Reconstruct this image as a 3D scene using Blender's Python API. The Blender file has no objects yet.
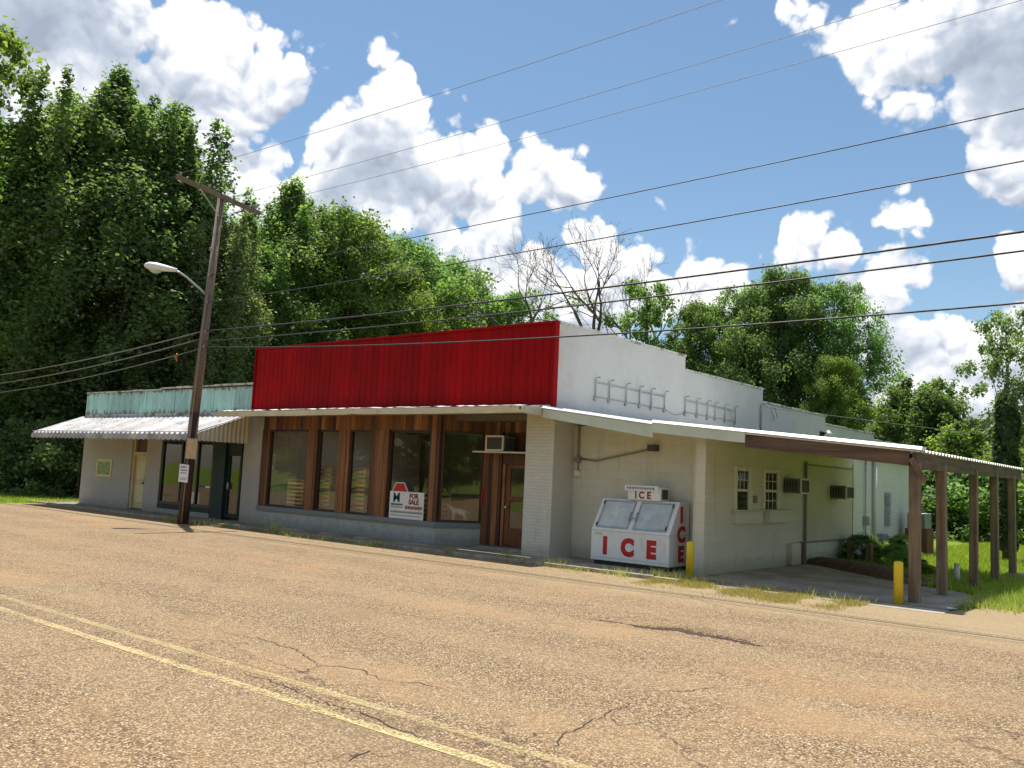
import bpy, math, random
import numpy as np
R = math.radians
rnd = random.Random(7)
SC = bpy.context.scene
COL = SC.collection

# ------------------------------------------------------------------ helpers
class MB:
    """collects shapes, linked later as one mesh object"""
    def __init__(s): s.v = []; s.f = []; s.sm = []
    def add(s, vs, fs, smooth=False):
        n = len(s.v); s.v += [tuple(p) for p in vs]
        for f in fs: s.f.append(tuple(i + n for i in f)); s.sm.append(smooth)
        return s
    def box(s, x0, x1, y0, y1, z0, z1):
        if x0 > x1: x0, x1 = x1, x0
        if y0 > y1: y0, y1 = y1, y0
        if z0 > z1: z0, z1 = z1, z0
        return s.add([(x0,y0,z0),(x1,y0,z0),(x1,y1,z0),(x0,y1,z0),(x0,y0,z1),(x1,y0,z1),(x1,y1,z1),(x0,y1,z1)],
                     [(0,3,2,1),(4,5,6,7),(0,1,5,4),(1,2,6,5),(2,3,7,6),(3,0,4,7)])
    def prism(s, poly, d, n=None):
        """poly: list of 3d points, extruded by vector d"""
        k = len(poly); vs = list(poly) + [(p[0]+d[0], p[1]+d[1], p[2]+d[2]) for p in poly]
        fs = [tuple(range(k-1, -1, -1)), tuple(range(k, 2*k))]
        for i in range(k): j = (i+1) % k; fs.append((i, j, j+k, i+k))
        return s.add(vs, fs)
    def bar(s, a, b, w, h, up=(0,0,1)):
        """rectangular bar from a to b, w sideways and h along up"""
        a = np.array(a, float); b = np.array(b, float); d = b-a; d /= np.linalg.norm(d)
        u = np.array(up, float); sd = np.cross(d, u); sd /= np.linalg.norm(sd); u = np.cross(sd, d)
        P = [a + sd*i*w/2 + u*j*h/2 for i, j in ((-1,-1),(1,-1),(1,1),(-1,1))]
        return s.prism([tuple(p) for p in P], tuple(b-a))
    def tube(s, pts, r, n=8, cap=True, smooth=True):
        pts = [np.array(p, float) for p in pts]; k = len(pts)
        if not hasattr(r, '__len__'): r = [r]*k
        base = len(s.v); prev = None; vs = []
        for i, p in enumerate(pts):
            d = pts[min(i+1, k-1)] - pts[max(i-1, 0)]; d = d/(np.linalg.norm(d)+1e-9)
            if prev is None:
                a = np.array([0,0,1.]) if abs(d[2]) < .9 else np.array([1.,0,0]); u = np.cross(d, a)
            else: u = prev - d*np.dot(prev, d)
            u /= np.linalg.norm(u)+1e-9; prev = u; w = np.cross(d, u)
            for j in range(n):
                t = 2*math.pi*j/n; vs.append(tuple(p + r[i]*(u*math.cos(t)+w*math.sin(t))))
        fs = []
        for i in range(k-1):
            for j in range(n):
                q = (j+1) % n; fs.append((i*n+j, i*n+q, (i+1)*n+q, (i+1)*n+j))
        s.add(vs, fs, smooth)
        if cap:
            s.f.append(tuple(base+j for j in range(n-1, -1, -1))); s.sm.append(False)
            s.f.append(tuple(base+(k-1)*n+j for j in range(n))); s.sm.append(False)
        return s
    def build(s, name, mat, parent=None, bevel=0, world=True):
        me = bpy.data.meshes.new(name)
        off = np.zeros(3)
        if world and parent is not None:
            q = parent
            while q is not None: off += np.array(q.location[:]); q = q.parent
        me.from_pydata([(a-off[0], b-off[1], c-off[2]) for a, b, c in s.v], [], s.f)
        me.polygons.foreach_set('use_smooth', s.sm)
        me.materials.append(mat); me.update()
        o = bpy.data.objects.new(name, me); COL.objects.link(o)
        if parent is not None: o.parent = parent
        if bevel:
            m = o.modifiers.new('bevel', 'BEVEL'); m.width = bevel; m.segments = 2; m.limit_method = 'ANGLE'
        return o

def tag(o, label=None, cat=None, group=None, kind=None):
    if label: o['label'] = label
    if cat: o['category'] = cat
    if group: o['group'] = group
    if kind: o['kind'] = kind
    return o
def thing(name, label, cat, loc=(0,0,0), group=None, rz=0):
    o = bpy.data.objects.new(name, None); COL.objects.link(o); o.empty_display_size = .2
    o.location = loc; o.rotation_euler = (0, 0, rz)
    return tag(o, label, cat, group)
def copy_tree(o, parent=None):
    c = o.copy(); COL.objects.link(c); c.parent = parent
    for ch in list(o.children): copy_tree(ch, c)
    return c
def text_mesh(name, body, size, mat, parent, origin, right, up, out, bold=.012, depth=.006, align='LEFT', sx=1.0):
    """text standing on a plane; origin/right/up in world space"""
    cu = bpy.data.curves.new(name, 'FONT'); cu.body = body; cu.size = size; cu.offset = bold*size; cu.extrude = depth/2
    cu.align_x = align; cu.resolution_u = 3
    t = bpy.data.objects.new('tmp', cu); COL.objects.link(t)
    dg = bpy.context.evaluated_depsgraph_get(); dg.update()
    me = bpy.data.meshes.new_from_object(t.evaluated_get(dg)); bpy.data.objects.remove(t)
    r = np.array(right, float); r /= np.linalg.norm(r); u = np.array(up, float); u /= np.linalg.norm(u); n = np.array(out, float); n /= np.linalg.norm(n)
    off = np.zeros(3); q = parent
    while q is not None: off += np.array(q.location[:]); q = q.parent
    for v in me.vertices:
        p = np.array(origin) + r*v.co.x*sx + u*v.co.y + n*v.co.z - off; v.co = p
    me.name = name; me.materials.clear(); me.materials.append(mat)
    o = bpy.data.objects.new(name, me); COL.objects.link(o); o.parent = parent
    return o

# ------------------------------------------------------------------ materials
def newmat(name):
    m = bpy.data.materials.new(name); m.use_nodes = True; nt = m.node_tree
    return m, nt, nt.nodes['Principled BSDF']
def N(nt, t, **kw):
    n = nt.nodes.new(t)
    for k, v in kw.items():
        if k in n.inputs.keys() if isinstance(k, str) else False: n.inputs[k].default_value = v
        else: setattr(n, k, v)
    return n
def L(nt, a, b): nt.links.new(a, b)
def noise(nt, vec, scale, detail=4, rough=.6, dist=0):
    n = nt.nodes.new('ShaderNodeTexNoise'); n.inputs['Scale'].default_value = scale; n.inputs['Detail'].default_value = detail
    n.inputs['Roughness'].default_value = rough; n.inputs['Distortion'].default_value = dist
    if vec is not None: L(nt, vec, n.inputs['Vector'])
    return n
def ramp(nt, fac, stops):
    n = nt.nodes.new('ShaderNodeValToRGB'); e = n.color_ramp.elements
    while len(e) < len(stops): e.new(.5)
    for i, (p, c) in enumerate(stops):
        e[i].position = p; e[i].color = (c[0], c[1], c[2], 1) if hasattr(c, '__len__') else (c, c, c, 1)
    L(nt, fac, n.inputs['Fac']); return n
def mixc(nt, fac, a, b, mode='MIX'):
    n = nt.nodes.new('ShaderNodeMix'); n.data_type = 'RGBA'; n.blend_type = mode
    for s, v in ((n.inputs[0], fac), (n.inputs[6], a), (n.inputs[7], b)):
        if isinstance(v, (int, float)): s.default_value = v
        elif isinstance(v, tuple): s.default_value = (v[0], v[1], v[2], 1)
        else: L(nt, v, s)
    return n.outputs[2]
def math_(nt, op, a, b=None, c=None, clamp=False):
    n = nt.nodes.new('ShaderNodeMath'); n.operation = op; n.use_clamp = clamp
    for i, v in enumerate((a, b, c)):
        if v is None: continue
        if isinstance(v, (int, float)): n.inputs[i].default_value = v
        else: L(nt, v, n.inputs[i])
    return n.outputs[0]
def maprange(nt, v, a, b, c=0, d=1, smooth=True):
    n = nt.nodes.new('ShaderNodeMapRange'); n.interpolation_type = 'SMOOTHSTEP' if smooth else 'LINEAR'
    L(nt, v, n.inputs[0]); n.inputs[1].default_value = a; n.inputs[2].default_value = b; n.inputs[3].default_value = c; n.inputs[4].default_value = d
    return n.outputs[0]
def pos(nt, scale=None):
    g = nt.nodes.new('ShaderNodeNewGeometry').outputs['Position']
    if scale is None: return g
    m = nt.nodes.new('ShaderNodeVectorMath'); m.operation = 'MULTIPLY'; m.inputs[1].default_value = scale; L(nt, g, m.inputs[0]); return m.outputs[0]
def objc(nt, scale=None):
    g = nt.nodes.new('ShaderNodeTexCoord').outputs['Object']
    if scale is None: return g
    m = nt.nodes.new('ShaderNodeVectorMath'); m.operation = 'MULTIPLY'; m.inputs[1].default_value = scale; L(nt, g, m.inputs[0]); return m.outputs[0]
def bump(nt, bs, h, strength=.3, dist=.01):
    n = nt.nodes.new('ShaderNodeBump'); n.inputs['Strength'].default_value = strength; n.inputs['Distance'].default_value = dist
    L(nt, h, n.inputs['Height']); L(nt, n.outputs[0], bs.inputs['Normal']); return n

def plain(name, col, rough=.6, var=.12, scale=3, bstr=.15, bscale=60, metallic=0, dirt=None, dirt_amt=.35, dscale=(2,2,.6)):
    """painted / plain surface with uneven tone, stains and fine bump"""
    m, nt, bs = newmat(name); p = objc(nt)
    n1 = noise(nt, p, scale, 5, .65)
    lo = tuple(c*(1-var) for c in col); hi = tuple(min(1, c*(1+var)) for c in col)
    c = ramp(nt, n1.outputs[0], [(.3, lo), (.7, hi)]).outputs[0]
    if dirt:
        n2 = noise(nt, objc(nt, dscale), 1.7, 7, .7)
        c = mixc(nt, maprange(nt, n2.outputs[0], .5, .75, 0, dirt_amt), c, dirt)
    L(nt, c, bs.inputs['Base Color'])
    n3 = noise(nt, p, bscale, 3, .6)
    bump(nt, bs, n3.outputs[0], bstr, .004)
    L(nt, maprange(nt, n1.outputs[0], .2, .8, max(0, rough-.12), min(1, rough+.12)), bs.inputs['Roughness'])
    bs.inputs['Metallic'].default_value = metallic
    return m
def masonry(name, col, bw=.4, bh=.2, mort=.012, bstr=.5, dirt=(.2,.17,.12), dirt_amt=.5, base_dirt=True, contrast=.93):
    m, nt, bs = newmat(name)
    g = nt.nodes.new('ShaderNodeNewGeometry').outputs['Position']
    s = nt.nodes.new('ShaderNodeSeparateXYZ'); L(nt, g, s.inputs[0])
    u = math_(nt, 'ADD', s.outputs[0], s.outputs[1]); cb = nt.nodes.new('ShaderNodeCombineXYZ'); L(nt, u, cb.inputs[0]); L(nt, s.outputs[2], cb.inputs[1])
    wob = noise(nt, g, 3, 3, .5); wv = nt.nodes.new('ShaderNodeVectorMath'); wv.operation = 'MULTIPLY_ADD'; L(nt, wob.outputs['Color'], wv.inputs[0]); wv.inputs[1].default_value = (.01,.006,0); L(nt, cb.outputs[0], wv.inputs[2])
    b = nt.nodes.new('ShaderNodeTexBrick'); L(nt, wv.outputs[0], b.inputs['Vector'])
    b.inputs['Scale'].default_value = 1; b.inputs['Mortar Size'].default_value = mort; b.inputs['Brick Width'].default_value = bw; b.inputs['Row Height'].default_value = bh
    b.inputs['Mortar Smooth'].default_value = .5; b.inputs['Bias'].default_value = 0
    b.inputs['Color1'].default_value = (*col, 1); b.inputs['Color2'].default_value = (*[c*contrast for c in col], 1); b.inputs['Mortar'].default_value = (*[c*.86 for c in col], 1)
    n1 = noise(nt, g, 1.3, 7, .68)
    c = mixc(nt, maprange(nt, n1.outputs[0], .45, .8, 0, .5), b.outputs['Color'], tuple(k*.8 for k in col))
    n2 = noise(nt, pos(nt, (4,4,.5)), 1.2, 7, .7)
    c = mixc(nt, maprange(nt, n2.outputs[0], .52, .78, 0, dirt_amt), c, dirt)
    if base_dirt:
        h = math_(nt, 'ADD', s.outputs[2], math_(nt, 'MULTIPLY', noise(nt, g, 4, 5, .7).outputs[0], -.5))
        c = mixc(nt, maprange(nt, h, -.22, .12, .55, 0), c, dirt)
    L(nt, c, bs.inputs['Base Color']); bs.inputs['Roughness'].default_value = .75
    hh = math_(nt, 'ADD', math_(nt, 'MULTIPLY', b.outputs['Fac'], -1), math_(nt, 'MULTIPLY', noise(nt, g, 40, 4, .6).outputs[0], .5))
    bump(nt, bs, hh, bstr, .006)
    return m
def woodmat(name, c1, c2, axis='Z', rough=.6, scale=1, dark=None):
    m, nt, bs = newmat(name)
    sc = {'Z': (14,14,.7), 'X': (.7,14,14), 'Y': (14,.7,14)}[axis]; sc = tuple(v*scale for v in sc)
    p = pos(nt, sc)
    n1 = noise(nt, p, 1, 6, .65, .6); n2 = noise(nt, pos(nt), 1.6, 4, .6)
    c = ramp(nt, n1.outputs[0], [(.3, c1), (.72, c2)]).outputs[0]
    c = mixc(nt, maprange(nt, n2.outputs[0], .45, .75, 0, .6), c, dark or tuple(k*.45 for k in c1))
    oi = nt.nodes.new('ShaderNodeObjectInfo')
    L(nt, c, bs.inputs['Base Color']); bs.inputs['Roughness'].default_value = rough
    bump(nt, bs, n1.outputs[0], .4, .006)
    return m

M = {}
M['cmu'] = masonry('cream_painted_block', (.65,.62,.51), .4, .2, .007, .3, contrast=.97, dirt=(.30,.25,.16), dirt_amt=.35)
M['brick'] = masonry('cream_painted_brick', (.68,.66,.59), .22, .075, .012, .6, contrast=.93, dirt=(.33,.30,.22), dirt_amt=.3)
M['brickgrey'] = masonry('grey_painted_brick', (.50,.51,.48), .22, .075, .012, .5, contrast=.94, dirt=(.16,.16,.14), dirt_amt=.4)
M['smallwall'] = masonry('taupe_painted_brick', (.47,.45,.41), .22, .075, .010, .4, contrast=.95, dirt=(.26,.23,.19), dirt_amt=.35)
M['sideblock'] = masonry('sky_paled_block', (.70,.68,.62), .4, .2, .006, .25, contrast=.98, dirt=(.42,.42,.40), dirt_amt=.3)  # open-sky brightness beyond the carport roof put into a paler block colour

def stucco():
    m, nt, bs = newmat('white_painted_stucco'); g = pos(nt)
    s = nt.nodes.new('ShaderNodeSeparateXYZ'); L(nt, g, s.inputs[0])
    n1 = noise(nt, g, .9, 8, .7); c = ramp(nt, n1.outputs[0], [(.3, (.52,.51,.49)), (.7, (.61,.60,.575))]).outputs[0]
    n2 = noise(nt, pos(nt, (5,5,.35)), 1, 7, .7); c = mixc(nt, maprange(nt, n2.outputs[0], .55, .8, 0, .45), c, (.42,.41,.38))
    # bluish grey tar smears low down over the lean-to flashing
    h = math_(nt, 'ADD', s.outputs[2], math_(nt, 'MULTIPLY', noise(nt, pos(nt, (1,1.5,5)), 1.5, 7, .75).outputs[0], .75))
    hy = math_(nt, 'MULTIPLY', s.outputs[1], .075)
    near = maprange(nt, s.outputs[1], 8.5, 11.5, 1, 0)
    c = mixc(nt, math_(nt, 'MULTIPLY', maprange(nt, h, 3.70, 3.98, .7, 0), near), c, (.38,.42,.48))
    # faint red overspray beside the cladding
    n4 = noise(nt, g, 2.5, 5, .6)
    f = math_(nt, 'MULTIPLY', maprange(nt, s.outputs[1], 0, 1.1, .55, 0), maprange(nt, n4.outputs[0], .42, .7))
    c = mixc(nt, f, c, (.62,.33,.30))
    # flaked coping stain near the top edges
    n5 = noise(nt, pos(nt, (3,3,3)), 1.7, 8, .75)
    c = mixc(nt, math_(nt, 'MULTIPLY', maprange(nt, n5.outputs[0], .6, .68), maprange(nt, s.outputs[1], 8, 14, .1, .7)), c, (.5,.47,.42))
    c = mixc(nt, maprange(nt, s.outputs[2], 3.1, 3.2, 1, 0), c, (.56,.545,.48))
    L(nt, c, bs.inputs['Base Color']); bs.inputs['Roughness'].default_value = .8
    hh = math_(nt, 'ADD', noise(nt, g, 30, 5, .6).outputs[0], math_(nt, 'MULTIPLY', n1.outputs[0], 3))
    bump(nt, bs, hh, .35, .008); return m
M['stucco'] = stucco()
def rusty(name, col, rust=(.16,.055,.02), amt=.8, lo=.56, zfoot=None, ztop=None, rough=.45, sx=7, spec=.5):
    """painted sheet metal with rust that runs down in streaks, heavier along given edges"""
    m, nt, bs = newmat(name); g = pos(nt)
    s = nt.nodes.new('ShaderNodeSeparateXYZ'); L(nt, g, s.inputs[0])
    c = ramp(nt, noise(nt, g, 1.5, 6, .6).outputs[0], [(.3, tuple(k*.86 for k in col)), (.7, tuple(min(1,k*1.1) for k in col))]).outputs[0]
    st = noise(nt, pos(nt, (sx,sx,.5)), 1, 6, .7).outputs[0]; bl = noise(nt, g, 3.5, 8, .75).outputs[0]
    v = math_(nt, 'MULTIPLY', math_(nt, 'ADD', st, bl), .5)
    if zfoot is not None: v = math_(nt, 'ADD', v, maprange(nt, s.outputs[2], zfoot, zfoot+.28, .11, 0))
    if ztop is not None: v = math_(nt, 'ADD', v, maprange(nt, s.outputs[2], ztop-.2, ztop, 0, .12))
    c = mixc(nt, maprange(nt, v, lo, lo+.07, 0, amt), c, rust)
    L(nt, c, bs.inputs['Base Color']); L(nt, maprange(nt, v, lo-.05, lo+.1, rough, .85), bs.inputs['Roughness'])
    bs.inputs['Specular IOR Level'].default_value = spec
    bump(nt, bs, bl, .15, .004); return m
def panel_tone(m, width, lo=.80):
    nt = m.node_tree; bs = nt.nodes['Principled BSDF']; src = bs.inputs['Base Color'].links[0].from_socket
    s = nt.nodes.new('ShaderNodeSeparateXYZ'); L(nt, pos(nt), s.inputs[0])
    k = math_(nt, 'SNAP', s.outputs[0], width); wn = nt.nodes.new('ShaderNodeTexWhiteNoise'); wn.noise_dimensions = '1D'; L(nt, k, wn.inputs['W'])
    f = math_(nt, 'FRACT', math_(nt, 'DIVIDE', s.outputs[0], width)); seam = maprange(nt, f, 0, .03, .45, 0)
    fade = maprange(nt, noise(nt, pos(nt, (2.5,2.5,.5)), 1, 6, .65).outputs[0], .35, .7, .82, 1.12)
    t = math_(nt, 'SUBTRACT', math_(nt, 'MULTIPLY', maprange(nt, wn.outputs[0], 0, 1, lo, 1.12), fade), seam)
    vm = nt.nodes.new('ShaderNodeVectorMath'); vm.operation = 'SCALE'; L(nt, src, vm.inputs[0]); L(nt, t, vm.inputs['Scale']); L(nt, vm.outputs[0], bs.inputs['Base Color'])
M['teal'] = rusty('faded_turquoise_metal', (.44,.70,.65), lo=.57, zfoot=3.38, ztop=4.2, rust=(.22,.10,.045))
M['red'] = rusty('red_metal_cladding', (.32,.001,.003), lo=.60, amt=.45, rust=(.2,.01,.01), rough=.6, spec=.12)
M['awn'] = rusty('weathered_aluminium_awning', (.47,.45,.45), lo=.54, amt=.55, rust=(.30,.26,.24), rough=.55, sx=3)
M['gutter'] = rusty('cream_gutter_metal', (.66,.58,.42), lo=.55, amt=.6, rust=(.25,.15,.08), rough=.5, sx=2)
M['fascia'] = rusty('pale_green_white_fascia', (.60,.65,.56), lo=.57, amt=.5, rust=(.28,.20,.13), rough=.5, sx=2)
panel_tone(M['red'], .9); panel_tone(M['awn'], .6, .78); panel_tone(M['teal'], 1.2, .85)
M['roofmetal'] = rusty('white_roof_metal', (.80,.80,.80), lo=.62, amt=.5, rust=(.4,.28,.2), rough=.4, sx=2)
M['coping'] = rusty('flaking_coping', (.60,.58,.53), lo=.50, amt=.85, rust=(.17,.13,.10), rough=.8, sx=3)
M['boards'] = woodmat('red_brown_boards', (.10,.028,.010), (.34,.105,.035), 'Z', .5)
M['boards2'] = woodmat('ochre_brown_boards', (.20,.075,.025), (.44,.19,.07), 'Z', .5)
M['boards3'] = woodmat('dark_brown_boards', (.05,.018,.010), (.15,.055,.028), 'Z', .5)
def planks():
    m, nt, bs = newmat('mixed_brown_planks'); g = pos(nt)
    s = nt.nodes.new('ShaderNodeSeparateXYZ'); L(nt, g, s.inputs[0])
    k = math_(nt, 'SNAP', math_(nt, 'ADD', s.outputs[0], math_(nt, 'MULTIPLY', s.outputs[1], .7)), .165)
    wn = nt.nodes.new('ShaderNodeTexWhiteNoise'); wn.noise_dimensions = '1D'; L(nt, k, wn.inputs['W'])
    c = ramp(nt, wn.outputs['Value'], [(0,(.065,.023,.010)),(.35,(.19,.06,.020)),(.7,(.34,.12,.036)),(1,(.48,.22,.07))]).outputs[0]
    n1 = noise(nt, pos(nt, (16,16,.8)), 1, 6, .65, .6)
    c = mixc(nt, maprange(nt, n1.outputs[0], .35, .7, .55, 0), c, (.035,.012,.007))
    L(nt, c, bs.inputs['Base Color']); bs.inputs['Roughness'].default_value = .5; bump(nt, bs, n1.outputs[0], .4, .006); return m
M['planks'] = planks()
M['doorwood'] = woodmat('reddish_door_wood', (.12,.03,.012), (.24,.065,.022), 'Z', .4)
M['pallet'] = woodmat('pale_slat_wood', (.70,.47,.22), (.88,.66,.36), 'X', .7, dark=(.34,.2,.09))
M['polewood'] = woodmat('weathered_pole_wood', (.11,.075,.055), (.28,.215,.165), 'Z', .85)
M['poletar'] = woodmat('creosoted_pole_wood', (.035,.02,.014), (.10,.055,.038), 'Z', .8)
M['postwood'] = woodmat('weathered_red_post_wood', (.12,.08,.052), (.33,.235,.155), 'Z', .8)
M['beamwood'] = woodmat('weathered_beam_wood', (.07,.04,.026), (.20,.125,.085), 'X', .8)
M['beamwoody'] = woodmat('weathered_side_beam_wood', (.07,.04,.026), (.20,.125,.085), 'Y', .8)
M['cardboard'] = plain('cardboard', (.36,.22,.10), .8)
M['ply'] = plain('weathered_plywood', (.50,.36,.22), .8, .2, 6, dirt=(.25,.17,.1))
M['white'] = plain('white_enamel', (.80,.80,.79), .35, .06, 2, .08, 40, dirt=(.42,.34,.24), dirt_amt=.4)
M['whitetrim'] = plain('off_white_trim', (.70,.68,.60), .6, .1, 5, dirt=(.35,.3,.22))
M['creamtrim'] = plain('pale_yellow_trim', (.68,.62,.36), .6, .1, 5, dirt=(.35,.28,.15))
M['tandoor'] = plain('tan_door_paint', (.62,.50,.28), .6, .12, 3, dirt=(.30,.20,.10), dirt_amt=.6)
M['redink'] = plain('red_letter_vinyl', (.50,.008,.014), .45, .15, 12)
M['darkred'] = plain('dark_red_ink', (.24,.012,.014), .5, .1, 12)
M['navy'] = plain('navy_ink', (.012,.05,.11), .5)
M['purple'] = plain('purple_ink', (.13,.09,.33), .6)
M['greyink'] = plain('grey_ink', (.22,.22,.22), .6)
M['black'] = plain('black_painted_metal', (.018,.02,.02), .4, .2)
M['dkgreen'] = plain('dark_green_paint', (.007,.028,.022), .65, .2)
M['steel'] = plain('galvanised_steel', (.42,.44,.45), .45, .15, 8, metallic=.6)
M['pipe'] = plain('grey_brown_pipe', (.26,.22,.17), .6, .2, 8)
M['dkgrey'] = plain('dark_grey_plastic', (.06,.06,.055), .6)
M['grille'] = plain('ac_grille', (.17,.165,.14), .6)
M['yellow'] = plain('yellow_bollard_paint', (.80,.56,.02), .45, .12, 4, dirt=(.35,.22,.03), dirt_amt=.5)
M['wire'] = plain('black_cable', (.02,.02,.022), .6)
M['wiregrey'] = plain('grey_cable', (.17,.17,.17), .6)
M['sill'] = plain('blue_grey_sill_paint', (.20,.225,.235), .6, .12, 3, dirt=(.10,.10,.09))
M['darktrim'] = plain('dark_brown_trim', (.045,.022,.014), .5)
M['soffit'] = plain('soffit_boards', (.30,.26,.20), .8, .15)
M['floorin'] = plain('shop_floor', (.22,.17,.12), .6, .2, 2)
M['wallin'] = plain('shop_inner_wall', (.16,.14,.11), .9, .2, 2)
M['tarroof'] = plain('tar_roof', (.08,.08,.08), .95, .2, 2)
M['paper'] = plain('paper', (.80,.78,.80), .8, .04)
M['dogpaint'] = plain('pale_plaster', (.62,.58,.50), .7, .1)
M['rustcrate'] = plain('rusty_brown_metal', (.16,.07,.035), .8, .3, 5)
M['insul'] = plain('porcelain', (.30,.22,.18), .3)
M['orange'] = plain('faded_orange_plastic', (.55,.10,.03), .6)
def glass(name, tint=(.96,.95,.92), add=.06):
    m, nt, bs = newmat(name); nt.nodes.remove(bs); out = nt.nodes['Material Output']
    t = nt.nodes.new('ShaderNodeBsdfTransparent'); t.inputs[0].default_value = (*tint, 1)
    g = nt.nodes.new('ShaderNodeBsdfGlossy'); g.inputs['Roughness'].default_value = .015
    f = nt.nodes.new('ShaderNodeLayerWeight'); f.inputs['Blend'].default_value = .5
    fac = math_(nt, 'ADD', math_(nt, 'MULTIPLY', math_(nt, 'POWER', f.outputs['Facing'], 5), .9), .04+add, clamp=True)
    nb = nt.nodes.new('ShaderNodeBump'); nb.inputs['Strength'].default_value = .25; nb.inputs['Distance'].default_value = .02
    L(nt, noise(nt, pos(nt), .8, 2, .4).outputs[0], nb.inputs['Height']); L(nt, nb.outputs[0], g.inputs['Normal'])
    mx = nt.nodes.new('ShaderNodeMixShader'); L(nt, fac, mx.inputs[0]); L(nt, t.outputs[0], mx.inputs[1]); L(nt, g.outputs[0], mx.inputs[2]); L(nt, mx.outputs[0], out.inputs[0])
    return m
M['glass'] = glass('shop_glass', add=.02); M['glassd'] = glass('dark_shop_glass', (.35,.40,.38), .04)
def cloudyglass():
    m, nt, bs = newmat('cloudy_reflection_glass'); g = objc(nt)
    c = ramp(nt, noise(nt, g, 3, 5, .6).outputs[0], [(.3,(.40,.45,.45)),(.75,(.72,.76,.75))]).outputs[0]  # whitish reflection on cloudy glass put into the base colour
    L(nt, c, bs.inputs['Base Color']); bs.inputs['Roughness'].default_value = .12; bs.inputs['Coat Weight'].default_value = .5; return m
M['cloudyglass'] = cloudyglass()

# ------------------------------------------------------------------ ground
def road_mat():
    m, nt, bs = newmat('chip_seal_road'); g = pos(nt)
    v = nt.nodes.new('ShaderNodeTexVoronoi'); v.inputs['Scale'].default_value = 76; L(nt, g, v.inputs['Vector'])
    sv = nt.nodes.new('ShaderNodeSeparateColor'); L(nt, v.outputs['Color'], sv.inputs[0])
    chips = ramp(nt, sv.outputs[0], [(0, (.06,.04,.028)), (.32, (.21,.14,.085)), (.62, (.43,.295,.175)), (.86,(.68,.49,.31)), (1, (.92,.78,.58))]).outputs[0]
    v2 = nt.nodes.new('ShaderNodeTexVoronoi'); v2.inputs['Scale'].default_value = 26; L(nt, g, v2.inputs['Vector'])
    sv2 = nt.nodes.new('ShaderNodeSeparateColor'); L(nt, v2.outputs['Color'], sv2.inputs[0])
    chips = mixc(nt, math_(nt, 'MULTIPLY', sv2.outputs[1], .35), chips, mixc(nt, sv2.outputs[0], (.16,.10,.06), (.60,.44,.28)))
    gap = maprange(nt, v.outputs['Distance'], .45, .8, 0, .6)
    c = mixc(nt, gap, chips, (.13,.085,.055))
    st = noise(nt, pos(nt, (.10,.55,1)), 1, 7, .62, .3).outputs[0]; bl = noise(nt, g, .55, 7, .65).outputs[0]
    mv = math_(nt, 'MULTIPLY', math_(nt, 'ADD', st, bl), .5)
    c = mixc(nt, maprange(nt, mv, .49, .62, 0, .5), c, (.50,.315,.185))       # reddish sand washed over
    c = mixc(nt, maprange(nt, mv, .46, .34, 0, .45), c, (.22,.155,.095))        # darker bare binder
    s = nt.nodes.new('ShaderNodeSeparateXYZ'); L(nt, g, s.inputs[0])
    yy = math_(nt, 'ADD', s.outputs[1], math_(nt, 'MULTIPLY', st, 1.2))
    tr = math_(nt, 'ABSOLUTE', math_(nt, 'SINE', math_(nt, 'MULTIPLY', yy, 1.72)))
    c = mixc(nt, maprange(nt, tr, .45, 1, 0, .20), c, (.52,.38,.24))
    c = mixc(nt, maprange(nt, noise(nt, pos(nt, (.25,1.3,1)), 2.2, 6, .7).outputs[0], .55, .72, 0, .42), c, (.17,.115,.07))
    c = mixc(nt, maprange(nt, noise(nt, g, 2.3, 3, .5).outputs[0], .70, .76, 0, .35), c, (.10,.075,.05))
    edge = math_(nt, 'ADD', s.outputs[1], math_(nt, 'MULTIPLY', bl, 3.2))
    c = mixc(nt, math_(nt, 'MULTIPLY', maprange(nt, edge, -3.2, -.4, 0, .6), maprange(nt, s.outputs[0], 1, 6, .45, 1)), c, (.50,.39,.25))
    # web of hairline cracks
    wv = nt.nodes.new('ShaderNodeVectorMath'); wv.operation = 'MULTIPLY_ADD'; L(nt, noise(nt, g, 1.6, 6, .7).outputs['Color'], wv.inputs[0]); wv.inputs[1].default_value = (.9,.9,0); L(nt, g, wv.inputs[2])
    vc = nt.nodes.new('ShaderNodeTexVoronoi'); vc.feature = 'DISTANCE_TO_EDGE'; vc.inputs['Scale'].default_value = .42; L(nt, wv.outputs[0], vc.inputs['Vector'])
    cm = math_(nt, 'MULTIPLY', maprange(nt, vc.outputs['Distance'], .0, .006, .75, 0), maprange(nt, noise(nt, g, .22, 3, .5).outputs[0], .5, .62))
    c = mixc(nt, cm, c, (.06,.04,.03))
    hsv = nt.nodes.new('ShaderNodeHueSaturation'); hsv.inputs['Hue'].default_value = .504; hsv.inputs['Saturation'].default_value = 1.12; hsv.inputs['Value'].default_value = .76; L(nt, c, hsv.inputs['Color'])
    L(nt, hsv.outputs[0], bs.inputs['Base Color']); bs.inputs['Roughness'].default_value = .85; bs.inputs['Specular IOR Level'].default_value = .3
    hh = math_(nt, 'ADD', math_(nt, 'MULTIPLY', v.outputs['Distance'], -1.2), math_(nt, 'MULTIPLY', sv.outputs[1], .8))
    hh = math_(nt, 'SUBTRACT', hh, math_(nt, 'MULTIPLY', cm, 2))
    bump(nt, bs, hh, .7, .008); return m
M['road'] = road_mat()
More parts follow.
